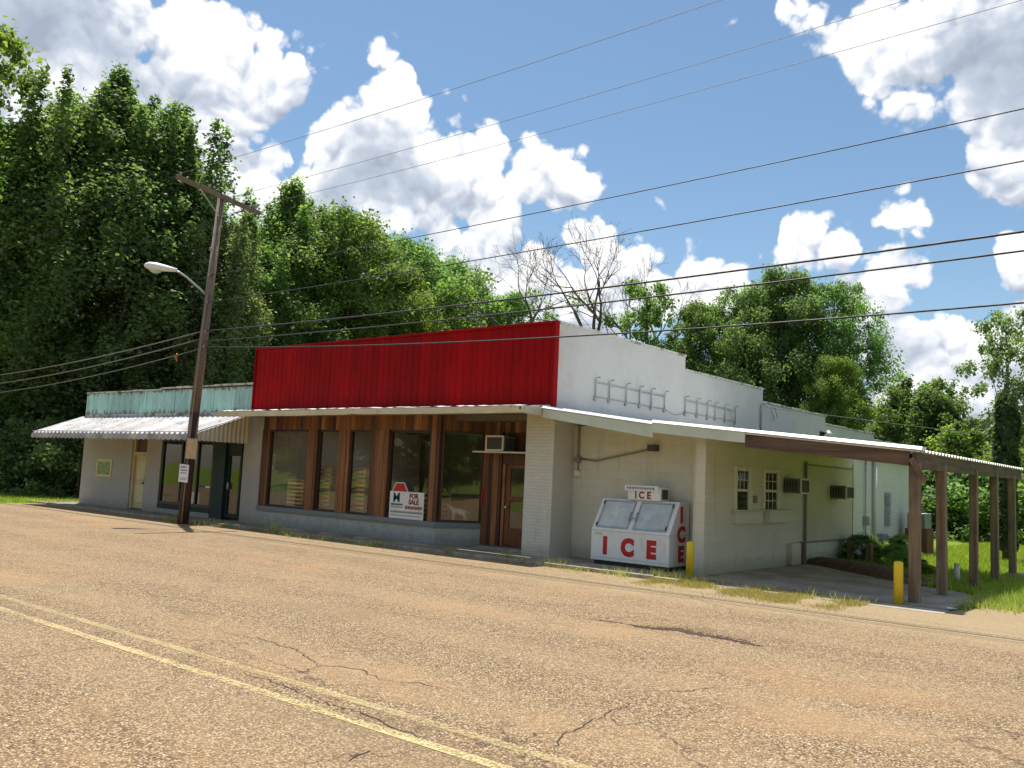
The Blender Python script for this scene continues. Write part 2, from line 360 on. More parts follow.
def concrete(name, col, dark, sc=1):
    m, nt, bs = newmat(name); g = pos(nt)
    c = ramp(nt, noise(nt, g, 1.4*sc, 8, .7).outputs[0], [(.32, dark), (.62, col)]).outputs[0]
    c = mixc(nt, maprange(nt, noise(nt, g, 35, 3, .7).outputs[0], .45, .7, 0, .3), c, tuple(k*.5 for k in col))
    L(nt, c, bs.inputs['Base Color']); bs.inputs['Roughness'].default_value = .9
    bump(nt, bs, noise(nt, g, 30, 6, .7).outputs[0], .5, .01); return m
M['walk'] = concrete('old_concrete_walk', (.36,.32,.26), (.17,.15,.115))
M['pad'] = concrete('stained_concrete_pad', (.42,.37,.30), (.22,.185,.145))
M['kerb'] = concrete('kerb_concrete', (.44,.38,.30), (.2,.16,.12), 3)
M['soil'] = concrete('brown_mulch', (.17,.10,.065), (.07,.04,.025), 6)
def ground_mat():
    m, nt, bs = newmat('grassy_ground'); g = pos(nt)
    c = ramp(nt, noise(nt, g, .5, 8, .7).outputs[0], [(.3,(.10,.15,.02)),(.55,(.20,.27,.035)),(.8,(.32,.31,.08))]).outputs[0]
    c = mixc(nt, maprange(nt, noise(nt, g, 9, 6, .75).outputs[0], .5, .7, 0, .5), c, (.035,.05,.012))
    L(nt, c, bs.inputs['Base Color']); bs.inputs['Roughness'].default_value = 1; bs.inputs['Specular IOR Level'].default_value = .1
    bump(nt, bs, noise(nt, g, 14, 7, .7).outputs[0], .8, .05); return m
M['ground'] = ground_mat()
def paint_mat():
    m, nt, bs = newmat('worn_yellow_line_paint'); g = pos(nt); out = nt.nodes['Material Output']
    v = nt.nodes.new('ShaderNodeTexVoronoi'); v.inputs['Scale'].default_value = 62; L(nt, g, v.inputs['Vector'])
    sv = nt.nodes.new('ShaderNodeSeparateColor'); L(nt, v.outputs['Color'], sv.inputs[0])
    L(nt, ramp(nt, sv.outputs[0], [(0,(.50,.39,.15)),(1,(.78,.63,.32))]).outputs[0], bs.inputs['Base Color']); bs.inputs['Roughness'].default_value = .7
    t = nt.nodes.new('ShaderNodeBsdfTransparent'); mx = nt.nodes.new('ShaderNodeMixShader')
    w = math_(nt, 'ADD', math_(nt, 'MULTIPLY', noise(nt, pos(nt, (.5,3,1)), 1.1, 6, .65).outputs[0], .9), math_(nt, 'MULTIPLY', sv.outputs[1], .35))
    at = nt.nodes.new('ShaderNodeObjectInfo')
    sy = nt.nodes.new('ShaderNodeSeparateXYZ'); L(nt, g, sy.inputs[0])
    far = maprange(nt, sy.outputs[1], -11.70, -11.60, .80, .50)
    L(nt, math_(nt, 'MULTIPLY', maprange(nt, w, .40, .80, 0, 1), far), mx.inputs[0]); L(nt, t.outputs[0], mx.inputs[1]); L(nt, bs.outputs[0], mx.inputs[2]); L(nt, mx.outputs[0], out.inputs[0]); return m
M['paint'] = paint_mat()
M['crack'] = concrete('crack_dirt', (.07,.045,.03), (.02,.013,.01), 8)

def sheet(name, x0, x1, y0, y1, z, mat, wob=0, n=1, seed=1):
    """flat sheet, its far edge uneven when wob is set"""
    r = random.Random(seed); m = MB(); top = []; bot = []
    for i in range(n+1):
        x = x0+(x1-x0)*i/n; top.append((x, y1 + (r.uniform(-wob, wob) if wob else 0), z)); bot.append((x, y0, z))
    vs = bot+top; fs = [(i, i+1, n+2+i, n+1+i) for i in range(n)]
    o = m.add(vs, fs).build(name, mat); return tag(o, kind='structure')
sheet('ground', -400, 400, -300, 500, -.075, M['ground'])
sheet('road', -300, 6, -20.5, -1.35, -.05, M['road'])
sheet('road', 6, 300, -20.5, -1.35, -.05, M['road']).name = 'road_shoulder'
bpy.data.objects.remove(bpy.data.objects['road_shoulder'])
r = sheet('road', 6, 60, -20.5, -1.35, -.05, M['road'], .35, 130, 5)
bpy.data.objects.remove(r)
# (the road is one sheet: straight by the kerb, ragged where it meets the grass on the right and left)
bpy.data.objects.remove(bpy.data.objects['road'])
m = MB(); rr = random.Random(3); xs = [-300,-120,-60,-40]+[ -34+.4*i for i in range(int(12/.4)) ]+[-22,4.6]+[4.9+.35*i for i in range(60)]+[40,300]
top = []
for x in xs:
    y = -1.35
    if x < -22: y = -2.6 + rr.uniform(-.18,.18)
    elif x > 4.6: y = -1.12 + rr.uniform(-.10,.10)
    if x > 9.1: y = .25 + .12*(x-9.1 if x < 20 else 11) + rr.uniform(-.2,.2)
    top.append((x, y, -.05))
bot = [(x, -20.5, -.05) for x in xs]; k = len(xs)
tag(m.add(bot+top, [(i, i+1, k+i+1, k+i) for i in range(k-1)]).build('road', M['road']), kind='structure')
for y, nm in ((-11.83, 'yellow_line'), (-11.45, 'yellow_line')):
    tag(MB().add([(-200,y-.055,-.046),(80,y-.055,-.046),(80,y+.055,-.046),(-200,y+.055,-.046)], [(0,1,2,3)]).build(nm, M['paint']), kind='structure')
CR = [([(4.37, -10.65), (4.95, -10.54), (5.73, -10.63), (6.31, -10.85), (6.52, -10.72), (6.67, -10.67), (7.1, -10.82),(7.42, -10.66), (7.73, -10.61)],.011), ([(6.12, -11.56), (6.72, -11.58), (7.36, -11.68), (7.78, -11.64), (8.32, -11.74), (8.62, -11.75)],.012), ([(8.61, -12.52), (8.55, -12.22), (8.58, -12.03)],.012), ([(9.35, -11.32), (9.2, -11.09), (9.12, -10.61), (9.04, -10.15), (8.98, -9.74)],.012), ([(6.75, -6.32), (7.07, -6.37), (7.42, -6.16), (7.76, -6.23), (8.15, -6.24), (8.6, -6.35)],.12), ([(6.2, -6.40), (6.55, -6.33), (6.78, -6.32)],.045), ([(4.47, -12.89), (4.43, -12.36), (4.38, -11.86)],.009), ([(8.85, -9.25), (9.12, -9.03), (9.19, -8.59)],.012), ([(9.3,-10.5),(9.15,-10.3),(9.04,-10.15)],.012), ([(6.31,-10.85),(6.45,-11.1),(6.4,-11.4)],.011)]
def fine(pts, step=.05, j=.012, seed=0):
    r = random.Random(seed); out = []
    for a, b in zip(pts, pts[1:]):
        d = math.hypot(b[0]-a[0], b[1]-a[1]); n = max(1, int(d/step))
        for i in range(n): t = i/n; out.append((a[0]+(b[0]-a[0])*t+r.gauss(0,j), a[1]+(b[1]-a[1])*t+r.gauss(0,j)))
    out.append(pts[-1]); return out
m = MB(); lipm = MB()
for i, (pts, w) in enumerate(CR):
    q = fine(pts, .05, .016 if w < .05 else .02, i); r = random.Random(i+50); k = len(q); vs = []
    for j, (x, y) in enumerate(q):
        e = min(j, k-1-j)/4; ww = w*min(1, e+.05)*r.uniform(.35, 1.25)
        a = q[max(0,j-1)]; b = q[min(k-1,j+1)]; dx, dy = b[0]-a[0], b[1]-a[1]; d = math.hypot(dx,dy)+1e-9
        vs += [(x-dy/d*ww/2, y+dx/d*ww/2, -.0455), (x+dy/d*ww/2, y-dx/d*ww/2, -.0455)]
    m.add(vs, [(2*j, 2*j+1, 2*j+3, 2*j+2) for j in range(k-1)])
    if w > .05:                      # broken lip of asphalt standing up behind the gap
        vs = []
        for j, (x, y) in enumerate(q):
            e = min(1, min(j, k-1-j)/6); h = .028*e*r.uniform(.7,1.2); y0 = y+w*.45
            vs += [(x, y0, -.047), (x, y0+.012, -.05+h), (x, y0+.5, -.049)]
        lipm.add(vs, [(3*j+a, 3*j+3+a, 3*j+4+a, 3*j+1+a) for j in range(k-1) for a in (0,1)], True)
tag(m.build('road_crack', M['crack']), kind='structure')
tag(lipm.build('broken_road_edge', M['road']), kind='structure')

# sidewalk, kerb, pad
m = MB(); m.box(-24.5, 4.60, -1.26, 3.2, -.3, -.02)
tag(m.build('sidewalk', M['walk']), kind='structure')
m = MB()
x = -23.6; rr = random.Random(11)
while x < 4.7:
    l = rr.uniform(1.8, 2.6); dz = rr.uniform(-.008, .012); dy = rr.uniform(-.012,.012)
    m.box(x, min(x+l-.02, 4.75), -1.38+dy, -1.262, -.3, .012+dz); x += l
tag(m.build('kerb', M['kerb'], bevel=.012), kind='structure')
m = MB()
m.prism([(4.605,-.55,-.3),(9.1,-.60,-.3),(9.2,.9,-.3),(8.8,2.2,-.3),(7.7,2.7,-.3),(4.605,5.3,-.3)], (0,0,.288))
tag(m.build('carport_pad', M['pad'], bevel=.02), kind='structure')
m = MB(); m.prism([(4.9,-1.12,-.3),(9.25,-1.18,-.3),(9.2,-.63,-.3),(4.9,-.58,-.3)], (0,0,.262))
tag(m.build('pad_apron', M['pad'], bevel=.02), kind='structure')
# mulch strip running from the wall to the second post
pts = [(4.62,5.35),(5.6,4.7),(6.5,3.85),(7.2,3.2),(7.75,2.8)]
m = MB(); rr = random.Random(5); q = fine(pts, .12, .03, 9); vs = []
for j, (x, y) in enumerate(q):
    for k2, (o, h) in enumerate(((-.12,-.03),(.0,.09),(.3,.15),(.75,.12),(1.2,-.06))):
        fe = 1-.8*max(0, (j/len(q)-.7)/.3); vs.append((x+o*.62, y+o*.78, (h+rr.uniform(-.02,.025)+.07)*fe-.075))
m.add(vs, [(5*j+a, 5*j+5+a, 5*j+6+a, 5*j+1+a) for j in range(len(q)-1) for a in range(4)], True)
tag(m.build('mulch_bank', M['soil']), kind='structure')

# ------------------------------------------------------------------ store building
store = thing('store_building', 'long white one-storey store with red metal front, stepped side parapet and brown wood shopfront', 'store', (-5, 12, 0))
def W(mb, name, mat, parent=store, bevel=0): return mb.build(name, mat, parent, bevel)
# side parapet wall facing +X, stepped
steps = [(0,5.32),(6.0,5.32),(6.0,4.93),(11.2,4.93),(11.2,4.5),(16.75,4.5),(16.75,4.2),(22.3,4.2),(22.3,3.95),(27.5,3.95)]
poly = [(.45, y, z) for y, z in steps] + [(.45,27.5,-.1),(.45,.02,-.1)]
poly[0] = (.45, .02, 5.32)
side = W(MB().prism(poly, (.305,0,0)), 'side_wall', M['stucco'])
m = MB(); cp = [(0,6.0,5.32),(6.0,11.2,4.93),(11.2,16.75,4.5),(16.75,22.3,4.2),(22.3,27.5,3.95)]
rr = random.Random(2)
for i, (a, b, z) in enumerate(cp):
    y = a+.02
    while y < b-.01:
        l = min(rr.uniform(.7,1.2) if i < 2 else rr.uniform(.3,.6), b-y); j = .004 if i < 2 else .018
        m.box(.40, .79+rr.uniform(0, j), y+.004, y+l-.004, z+.003, z+.06+rr.uniform(-j, j)); y += l
W(m, 'coping', M['coping'], bevel=.006)
m = MB().box(-10.86,.44,.35,2.6,3.25,3.38).box(-10.86,-9.6,2.6,4.6,3.25,3.38).box(-2.0,.44,2.6,4.6,3.25,3.38).box(-10.86,.44,4.6,27.5,3.25,3.38)  # slabs leave an added, unseen skylight hole so sun brightens the shop
W(m, 'flat_roof', M['tarroof'])
W(MB().box(-10.86,-10.6,.36,27.5,-.1,3.9).box(-10.86,.44,27.25,27.5,-.1,3.2), 'outer_wall', M['cmu'])
# front pillar at the corner
W(MB().box(-.06,.44,.0,.9,-.1,3.24).box(.44,.752,-.003,.04,-.1,3.24), 'corner_pillar', M['brick'], bevel=.008)
W(MB().box(-11.32,-10.36,0,.4,-.1,3.24), 'left_pillar', M['smallwall'], bevel=.008)
# low brick wall under the windows, turning back to the door
w1 = MB().prism([(-10.355,0,-.1),(-2.83,0,-.1),(-2.05,.95,-.1),(-2.05,1.15,-.1),(-2.25,1.15,-.1),(-2.93,.2,-.1),(-10.355,.2,-.1)], (0,0,.52))
W(w1, 'low_wall', M['brickgrey'], bevel=.006)
w2 = MB().prism([(-10.355,-.085,.421),(-2.80,-.085,.421),(-2.01,.94,.421),(-2.25,1.1,.421),(-2.93,.24,.421),(-10.355,.24,.421)], (0,0,.12))
W(w2, 'window_sill', M['sill'], bevel=.006)
# cladding: ribbed red sheet
def ribbed(x0, x1, z0, z1, y, pitch, ribw, d, thick=.02):
    pr = []; x = x0
    while x < x1-1e-6:
        for a, o in ((0,0),(pitch-ribw*2,0),(pitch-ribw*1.5,-d),(pitch-ribw*.5,-d)):
            if x+a < x1: pr.append((x+a, y+o))
        x += pitch
    pr.append((x1, y)); k = len(pr)
    vs = [(a, b, z0) for a, b in pr]+[(a, b, z1) for a, b in pr]
    vs += [(a, b+thick, z0) for a, b in pr]+[(a, b+thick, z1) for a, b in pr]
    fs = [(i, i+1, k+i+1, k+i) for i in range(k-1)]+[(2*k+i+1, 2*k+i, 3*k+i, 3*k+i+1) for i in range(k-1)]
    fs += [(k+i, k+i+1, 3*k+i+1, 3*k+i) for i in range(k-1)]+[(i+1, i, 2*k+i, 2*k+i+1) for i in range(k-1)]
    fs += [(0, k, 3*k, 2*k), (k-1, 3*k-1, 4*k-1, 2*k-1)]
    return MB().add(vs, fs)
cl = W(ribbed(-10.86,.72,3.36,5.30,-.09,.225,.020,.011), 'cladding', M['red'])
mb = MB().box(-10.9,.765,-.135,.06,5.302,5.36).box(.725,.768,-.13,.03,3.30,5.30).box(-10.905,-10.865,-.13,1.2,3.40,5.30).box(-10.86,.72,-.066,.2,3.37,5.298)
mb.build('trim', M['red'], cl, .004)
# canopy over the shopfront: thin sloped sheet, cream gutter, soffit
can = W(MB().prism([(-10.86,-.11,3.42),(-10.86,-1.16,3.30),(-10.86,-1.16,3.265),(-10.86,-.11,3.385)], (11.57,0,0)), 'canopy', M['awn'])
# gutter with slight sag, in three lengths
def gutter(name, p, q, sag, parent, h=.15, d=.13, n=14, seed=0):
    rr = random.Random(seed); vs = []; fs = []
    prof = [(0,0),(0,-h*.75),(-d*.25,-h),(-d*.9,-h),(-d,-h*.55),(-d,0),(-d+.02,0),(-d+.02,-h*.5),(-.02,-h*.5),(-.02,0)]
    k = len(prof)
    for i in range(n+1):
        t = i/n; x = p[0]+(q[0]-p[0])*t; y = p[1]+(q[1]-p[1])*t; z = p[2]+(q[2]-p[2])*t - sag*4*t*(1-t)+rr.uniform(-.004,.004)
        for a, b in prof: vs.append((x, y+a, z+b))
    for i in range(n):
        for j in range(k): fs.append((i*k+j, i*k+(j+1)%k, (i+1)*k+(j+1)%k, (i+1)*k+j))
    fs += [tuple(range(k)), tuple(n*k+j for j in range(k-1,-1,-1))]
    return MB().add(vs, fs).build(name, M['gutter'], parent)
gutter('gutter', (-10.98,-1.12,3.30), (-5.0,-1.12,3.305), .012, can, seed=1)
gutter('gutter', (-5.04,-1.125,3.315), (-.9,-1.125,3.30), .012, can, seed=2)
gutter('gutter', (-.93,-1.12,3.292), (.78,-1.12,3.30), .0, can, seed=3)
m = MB().box(-10.86,.70,-1.10,-.004,3.225,3.25); m.build('soffit', M['soffit'], can)
m = MB().prism([(.715,-1.25,3.28),(.715,-1.25,3.15),(.715,-.12,3.13),(.715,-.12,3.36)], (.045,0,0)); m.build('end_board', M['gutter'], can)
m = MB().tube([(.80,-.25,3.20),(.80,-.25,3.12),(.86,-.20,3.02),(.86,-.12,2.99)], .045, 10); m.build('spout', M['gutter'], can)
# crumpled flashing on top
m = MB(); rr = random.Random(8); vs = []; n = 90
for i in range(n+1):
    x = -10.95+11.65*i/n; z = 3.335+rr.uniform(-.008,.014)
    vs += [(x,-1.18,z-.02),(x,-.95,z+.012),(x,-.6,z+.015)]
m.add(vs, [(3*i+a,3*i+3+a,3*i+4+a,3*i+1+a) for i in range(n) for a in (0,1)]); m.build('flashing', M['roofmetal'], can)
# wood boards above the windows and wood posts between them
rr = random.Random(4)
def boards(segs, z0, z1, depth=.03, bw=(.12,.26)):
    """one connected skin of vertical boards of uneven width and depth along a path"""
    out = MB()
    for (x0, y0, x1, y1) in segs:
        Ln = math.hypot(x1-x0, y1-y0); dx, dy = (x1-x0)/Ln, (y1-y0)/Ln; nx, ny = dy, -dx; t = 0; pl = []
        while t < Ln-.01:
            w = min(rr.uniform(*bw), Ln-t)
            if Ln-t-w < .05: w = Ln-t
            e = depth*rr.uniform(.5, 1.3); pl += [(t, .004), (t+.005, e), (t+w-.005, e), (t+w, .004)]; t += w
        P = [(x0+dx*a+nx*b, y0+dy*a+ny*b, z0) for a, b in pl]
        P += [(x1-nx*.05, y1-ny*.05, z0), (x0-nx*.05, y0-ny*.05, z0)]
        out.prism(P, (0,0,z1-z0))
    return out
for sg in [(-10.355,.02,-2.80,.02),(-2.79,.03,-2.10,.88),(-2.07,.86,-.07,.86)]:
    W(boards([sg], 2.84, 3.235), 'wood_siding', M['planks'])
zs = .545
gaps = [(-10.355,-10.02),(-8.12,-7.68),(-6.76,-6.30),(-5.40,-4.70),(-3.16,-2.80)]
for a, b in gaps: W(boards([(a,.0,b,.0)], zs, 2.84, bw=(.10,.18)), 'wood_post', M['planks'])
# windows
def shop_window(x0, y0, x1, y1, z0, z1, gm='glass', fm='darktrim', fw=.055, parent=store, lift=None):
    Ln = math.hypot(x1-x0, y1-y0); dx, dy = (x1-x0)/Ln, (y1-y0)/Ln; nx, ny = dy, -dx
    def P(t, o, z): return (x0+dx*t+nx*o, y0+dy*t+ny*o, z)
    def fb(t0, t1, a, b, o0=-.09, o1=.0):
        return [P(t0,o1,a),P(t1,o1,a),P(t1,o0,a),P(t0,o0,a)], (0,0,b-a)
    f = MB()
    for q in (fb(0,fw,z0,z1), fb(Ln-fw,Ln,z0,z1), fb(fw,Ln-fw,z0,z0+fw), fb(fw,Ln-fw,z1-fw,z1)): f.prism(*q)
    fr = f.build('window_frame', M[fm], parent, .004)
    g = MB(); g.prism([P(fw-.005,-.04,z0+fw-.005),P(Ln-fw+.005,-.04,z0+fw-.005),P(Ln-fw+.005,-.046,z0+fw-.005),P(fw-.005,-.046,z0+fw-.005)], (0,0,z1-z0-2*fw+.01))
    g.build('pane', M[gm], fr)
    return fr
shop_window(-10.02,.03,-8.12,.03,zs,2.838)
shop_window(-7.68,.03,-6.76,.03,zs,2.838)
shop_window(-6.30,.03,-5.40,.03,zs,2.838)
shop_window(-4.70,.03,-3.16,.03,zs,2.838)
shop_window(-2.78,.04,-2.10,.87,zs,2.838)
# recessed door bay
W(boards([(-2.09,.88,-1.47,.88)], .04, 2.838, bw=(.08,.16)), 'door_side_board', M['planks'])
W(MB().box(-1.455,-.07,.86,1.0,2.06,2.30), 'lintel', M['boards3'], bevel=.004)
dr_ = W(MB().box(-1.36,-1.22,.9,.95,.06,2.055).box(-.20,-.07,.9,.95,.06,2.055).box(-1.215,-.205,.9,.95,.06,.50).box(-1.215,-.205,.9,.95,1.15,1.27).box(-1.215,-.205,.9,.95,1.96,2.055), 'door', M['doorwood'], bevel=.006)
W(MB().box(-1.455,-1.365,.87,.97,.055,2.055), 'door_post', M['boards2'], bevel=.004)
MB().box(-1.214,-.206,.92,.926,.501,1.149).box(-1.214,-.206,.92,.926,1.271,1.959).build('pane', M['glass'], dr_)
MB().tube([(-1.29,.9,1.0),(-1.29,.84,1.0)], .028, 10).tube([(-1.29,.86,1.0),(-1.29,.83,1.0)], [.03,.035], 10).build('handle', M['steel'], dr_)
W(MB().box(-1.35,-.1,.9,1.0,2.305,2.835), 'transom', M['boards3'])
W(MB().box(-2.04,-.062,.42,1.15,-.08,.03), 'door_step', M['walk'], bevel=.01)
# annex (lean-to) walls
XL = 4.53
W(MB().box(.758,4.2,.80,1.0,-.1,3.0), 'alcove_wall', M['cmu'])
W(MB().box(4.36,4.565,-.02,.18,-.1,2.70), 'wing_wall_end', M['cmu'], bevel=.006)
aw = W(MB().box(4.365,XL,.185,8.66,-.1,2.79), 'annex_wall', M['cmu'])
W(MB().box(4.2,4.36,.19,1.0,-.1,2.78), 'annex_return', M['cmu'])
rear = W(MB().box(4.2,XL+.004,8.665,14.2,-.1,2.75).box(.76,4.19,14.0,14.2,-.1,2.75), 'rear_annex_wall', M['sideblock'])
W(MB().box(.76,4.7,8.9,14.3,2.76,2.84), 'annex_roof', M['tarroof'])
W(MB().box(XL+.005,XL+.035,8.58,8.70,-.02,2.5), 'corner_trim', M['whitetrim'], bevel=.004)
pn = W(MB().box(XL+.001,XL+.025,5.32,8.56,.47,.52).box(XL+.001,XL+.025,5.32,8.56,2.36,2.40).box(XL+.001,XL+.025,5.28,5.32,.47,2.40), 'blocked_opening_trim', M['pipe'])
W(MB().box(XL+.0005,XL+.012,5.325,8.57,.525,2.355), 'blocked_opening', M['ply'] if False else M['creamboard'] if 'creamboard' in M else plain('cream_board', (.55,.49,.36), .7, .08, 1.2, dirt=(.35,.25,.12), dirt_amt=.3))
# annex windows facing the carport
def side_window(y0, y1, z0, z1, lower_dark):
    x = XL
    f = MB().box(x+.001,x+.05,y0-.09,y0,z0-.02,z1+.09).box(x+.001,x+.05,y1,y1+.16,z0-.02,z1+.09).box(x+.001,x+.05,y0,y1,z1,z1+.09).box(x+.001,x+.035,y0,y1,(z0+z1)/2-.025,(z0+z1)/2+.03)
    fr = W(f, 'window_frame', M['whitetrim'], bevel=.004)
    zm = (z0+z1)/2
    MB().box(x+.002,x+.012,y0+.001,y1-.001,zm+.03,z1-.001).box(x+.002,x+.010,y0+.001,y1-.001,z0,zm-.026).build('pane', M['glassd'] if False else M['darkpane'], fr)
    g = MB()
    for t in (1/3, 2/3):
        y = y0+(y1-y0)*t; g.box(x+.013,x+.022,y-.008,y+.008,zm+.031,z1-.002)
        if not lower_dark: g.box(x+.013,x+.022,y-.008,y+.008,z0,zm-.028)
    zz = (zm+.03+z1)/2; g.box(x+.0135,x+.0215,y0+.002,y1-.002,zz-.008,zz+.008)
    if not lower_dark: zz = (z0+zm-.03)/2; g.box(x+.0135,x+.0215,y0+.002,y1-.002,zz-.008,zz+.008)
    g.build('glazing_bar', M['whitetrim'], fr)
def darkpane():
    m, nt, bs = newmat('dark_window_glass'); bs.inputs['Base Color'].default_value = (.012,.016,.018,1); bs.inputs['Roughness'].default_value = .06; bs.inputs['Specular IOR Level'].default_value = .6; return m
M['darkpane'] = darkpane()
side_window(1.42, 1.98, 1.27, 2.10, True)
side_window(2.84, 3.50, 1.29, 2.10, False)
W(MB().box(XL+.001,XL+.10,1.30,2.62,.98,1.24).box(XL+.001,XL+.12,1.22,2.66,1.245,1.275), 'window_box', M['cmu'], bevel=.005)
W(MB().box(XL+.001,XL+.22,2.72,4.0,1.00,1.26).box(XL+.001,XL+.24,2.68,4.04,1.262,1.285), 'window_box', M['cmu'], bevel=.005)
W(MB().box(XL+.001,XL+.05,2.30,2.42,1.42,1.58), 'outlet_box', M['pipe'])
# downspout and stub, pipe, louvre, meter on the rear wall
W(MB().tube([(XL+.05,5.17,2.45),(XL+.05,5.17,.0)], .035, 8), 'downspout', M['pipe'])
W(MB().box(XL+.002,XL+.12,4.2,4.75,.0,.50), 'wall_plinth', M['cmu'], bevel=.006)
W(MB().box(XL+.04,XL+.16,4.83,4.98,-.02,.52), 'wood_stub', M['postwood'], bevel=.01)
W(MB().tube([(XL+.08,10.25,2.72),(XL+.08,10.25,.05)], .055, 10), 'downspout', M['sideblock'])
W(MB().tube([(XL+.05,9.55,2.72),(XL+.05,9.55,.9),(XL+.05,9.55,.6)], .02, 8).box(XL+.01,XL+.14,9.45,9.65,.85,1.1), 'conduit', M['steel'])
lv = MB()
for i in range(13): z = .82+i*.078; lv.prism([(XL+.01,11.35,z),(XL+.06,11.35,z),(XL+.06,11.35,z+.012),(XL+.01,11.35,z+.06)], (0,.55,0))
W(lv, 'louvre', M['steel'])
W(MB().box(XL+.006,XL+.2,10.65,11.05,.02,.60), 'utility_box', M['steel'], bevel=.01)
W(MB().box(XL+.006,XL+.1,11.5,12.1,.02,.52), 'wall_block', M['sideblock'], bevel=.01)
# conduit in the alcove
W(MB().tube([(.90,.77,3.0),(.90,.77,2.22)], .03, 8).box(.84,.98,.70,.80,2.15,2.28).tube([(.95,.765,2.24),(1.4,.765,2.20),(2.6,.765,2.44),(2.85,.765,2.50)], .022, 8).tube([(.91,.76,2.15),(.91,.76,1.88)], .015, 6), 'conduit', M['pipe'])
W(MB().box(2.82,3.02,.62,.80,2.44,2.58), 'alcove_lamp', M['dkgrey'], bevel=.01)
W(MB().box(.85,.98,.69,.80,1.84,1.96), 'switch_box', M['whitetrim'], bevel=.006)
# bits high on the side wall
W(MB().tube([(.80,11.0,3.35),(.80,11.0,4.40),(.86,11.0,4.46),(.95,11.0,4.42)], .03, 8).tube([(.93,11.0,4.42),(1.0,11.3,4.30),(.86,11.9,4.02),(.80,12.2,4.05)], .012, 5).tube([(.93,11.0,4.42),(1.05,11.5,4.36),(.86,12.1,4.12)], .012, 5), 'service_mast', M['steel'])
fl = W(MB().box(.757,.82,16.2,16.5,3.74,3.92).tube([(.82,16.35,3.84),(1.02,16.35,3.90)], .025, 6), 'floodlight', M['black'])
MB().tube([(1.0,16.35,3.95),(1.12,16.30,3.74)], [.05,.13], 10).build('lamp_shade', M['white'], fl)
# interior
W(MB().box(-10.6,-3.0,.26,1.9,.0,.40).prism([(-2.99,.30,.0),(-2.30,1.2,.0),(-2.30,1.9,.0),(-2.99,1.9,.0)],(0,0,.4)), 'display_platform', M['floorin'])
W(MB().box(-10.6,.44,1.2,12,-.05,-.005), 'shop_floor', M['floorin'])
W(MB().box(-10.595,.44,7.0,7.1,0,3.24), 'inner_wall', M['wallin'])
W(MB().box(-10.595,.44,.26,2.6,3.1,3.24).box(-10.595,-9.6,2.6,4.6,3.1,3.24).box(-2,.44,2.6,4.6,3.1,3.24).box(-10.595,.44,4.6,7.0,3.1,3.24), 'ceiling', M['wallin'])  # same added skylight hole carried through the ceiling

# sign brackets: two rows of hooks that once held a sign
def bracket_row(y0, y1, z0, z1, n, label, seed):
    r = random.Random(seed)
    t = thing('sign_bracket', label, 'bracket', (.76, (y0+y1)/2, z0), 'old sign brackets on the side wall')
    MB().tube([(.80,y0,z1-.14),(.80,y1,z1-.16)], .012, 6).tube([(.79,y0,z0+.04),(.79,y1,z0+.02)], .010, 6).build('rail', M['steel'], t)
    for i in range(n):
        y = y0+(y1-y0)*(i+(r.uniform(-.12,.12) if 0 < i < n-1 else 0))/(n-1)
        MB().tube([(.79,y,z0-.03),(.80,y,z1-.05),(.83,y,z1-.01),(.89,y,z1-.005),(.91,y,z1-.03)], .016, 6).box(.757,.80,y-.045,y+.045,z0-.06,z0+.04).build('hook', M['steel'], t)
    return t
bracket_row(1.55,4.86,3.72,4.24,6,'row of six rusty steel hooks on the side wall nearer the red front',1)
t = bracket_row(6.0,9.15,3.72,4.22,6,'six steel hooks on the side wall farther from the red front, with loose rod',2)
MB().tube([(.82,8.7,4.1),(.84,9.15,3.35)], .012, 5).build('loose_rod', M['steel'], t)
# thin wire drooping between the two rows
tag(MB().tube([(.80,4.86,3.76)]+[(.80,4.86+1.14*i/8,3.76-.12*math.sin(math.pi*i/8)) for i in range(1,9)], .007, 5).build('hanging_wire', M['wiregrey']), 'thin wire drooping between the two rows of hooks', 'wire')

# ------------------------------------------------------------------ carport / lean-to roof
car = thing('carport', 'open carport with white metal roof sloping down to a row of brown wooden posts', 'carport', (6.5, 3, 0))
def zroof(x):                      # underside height of the roof sheet
    if x < 3.6: return 3.27+(2.90-3.27)*(x-.76)/(3.6-.76)
    return 2.90+(2.44-2.90)*(x-3.6)/(8.62-3.6)
def corr(x0, x1, y0, y1, zf, pitch=.21, amp=.02, th=.012, nx=2):
    ny = int((y1-y0)/pitch*4); vs = []
    for top in (1, 0):
        for i in range(nx+1):
            x = x0+(x1-x0)*i/nx
            for j in range(ny+1):
                y = y0+(y1-y0)*j/ny; vs.append((x, y, zf(x)+amp*(1 if j % 4 in (1,2) else -1)+top*th))
    k = (nx+1)*(ny+1); fs = []
    for i in range(nx):
        for j in range(ny):
            a = i*(ny+1)+j; b = a+ny+1; fs.append((a, b, b+1, a+1)); fs.append((k+a, k+a+1, k+b+1, k+b))
    for i in range(nx):
        a = i*(ny+1); b = a+ny+1; fs.append((a, k+a, k+b, b)); a += ny; b += ny; fs.append((a, b, k+b, k+a))
    for j in range(ny):
        fs.append((j, j+1, k+j+1, k+j)); a = nx*(ny+1)+j; fs.append((a, k+a, k+a+1, a+1))
    return MB().add(vs, fs)
rf = corr(.77,3.62,-.48,8.35,lambda x: zroof(x)+.03); rf.build('roof', M['roofmetal'], car)
rf = corr(3.58,8.72,-.50,8.35,lambda x: zroof(x)+.055); rf.build('roof', M['roofmetal'], car)
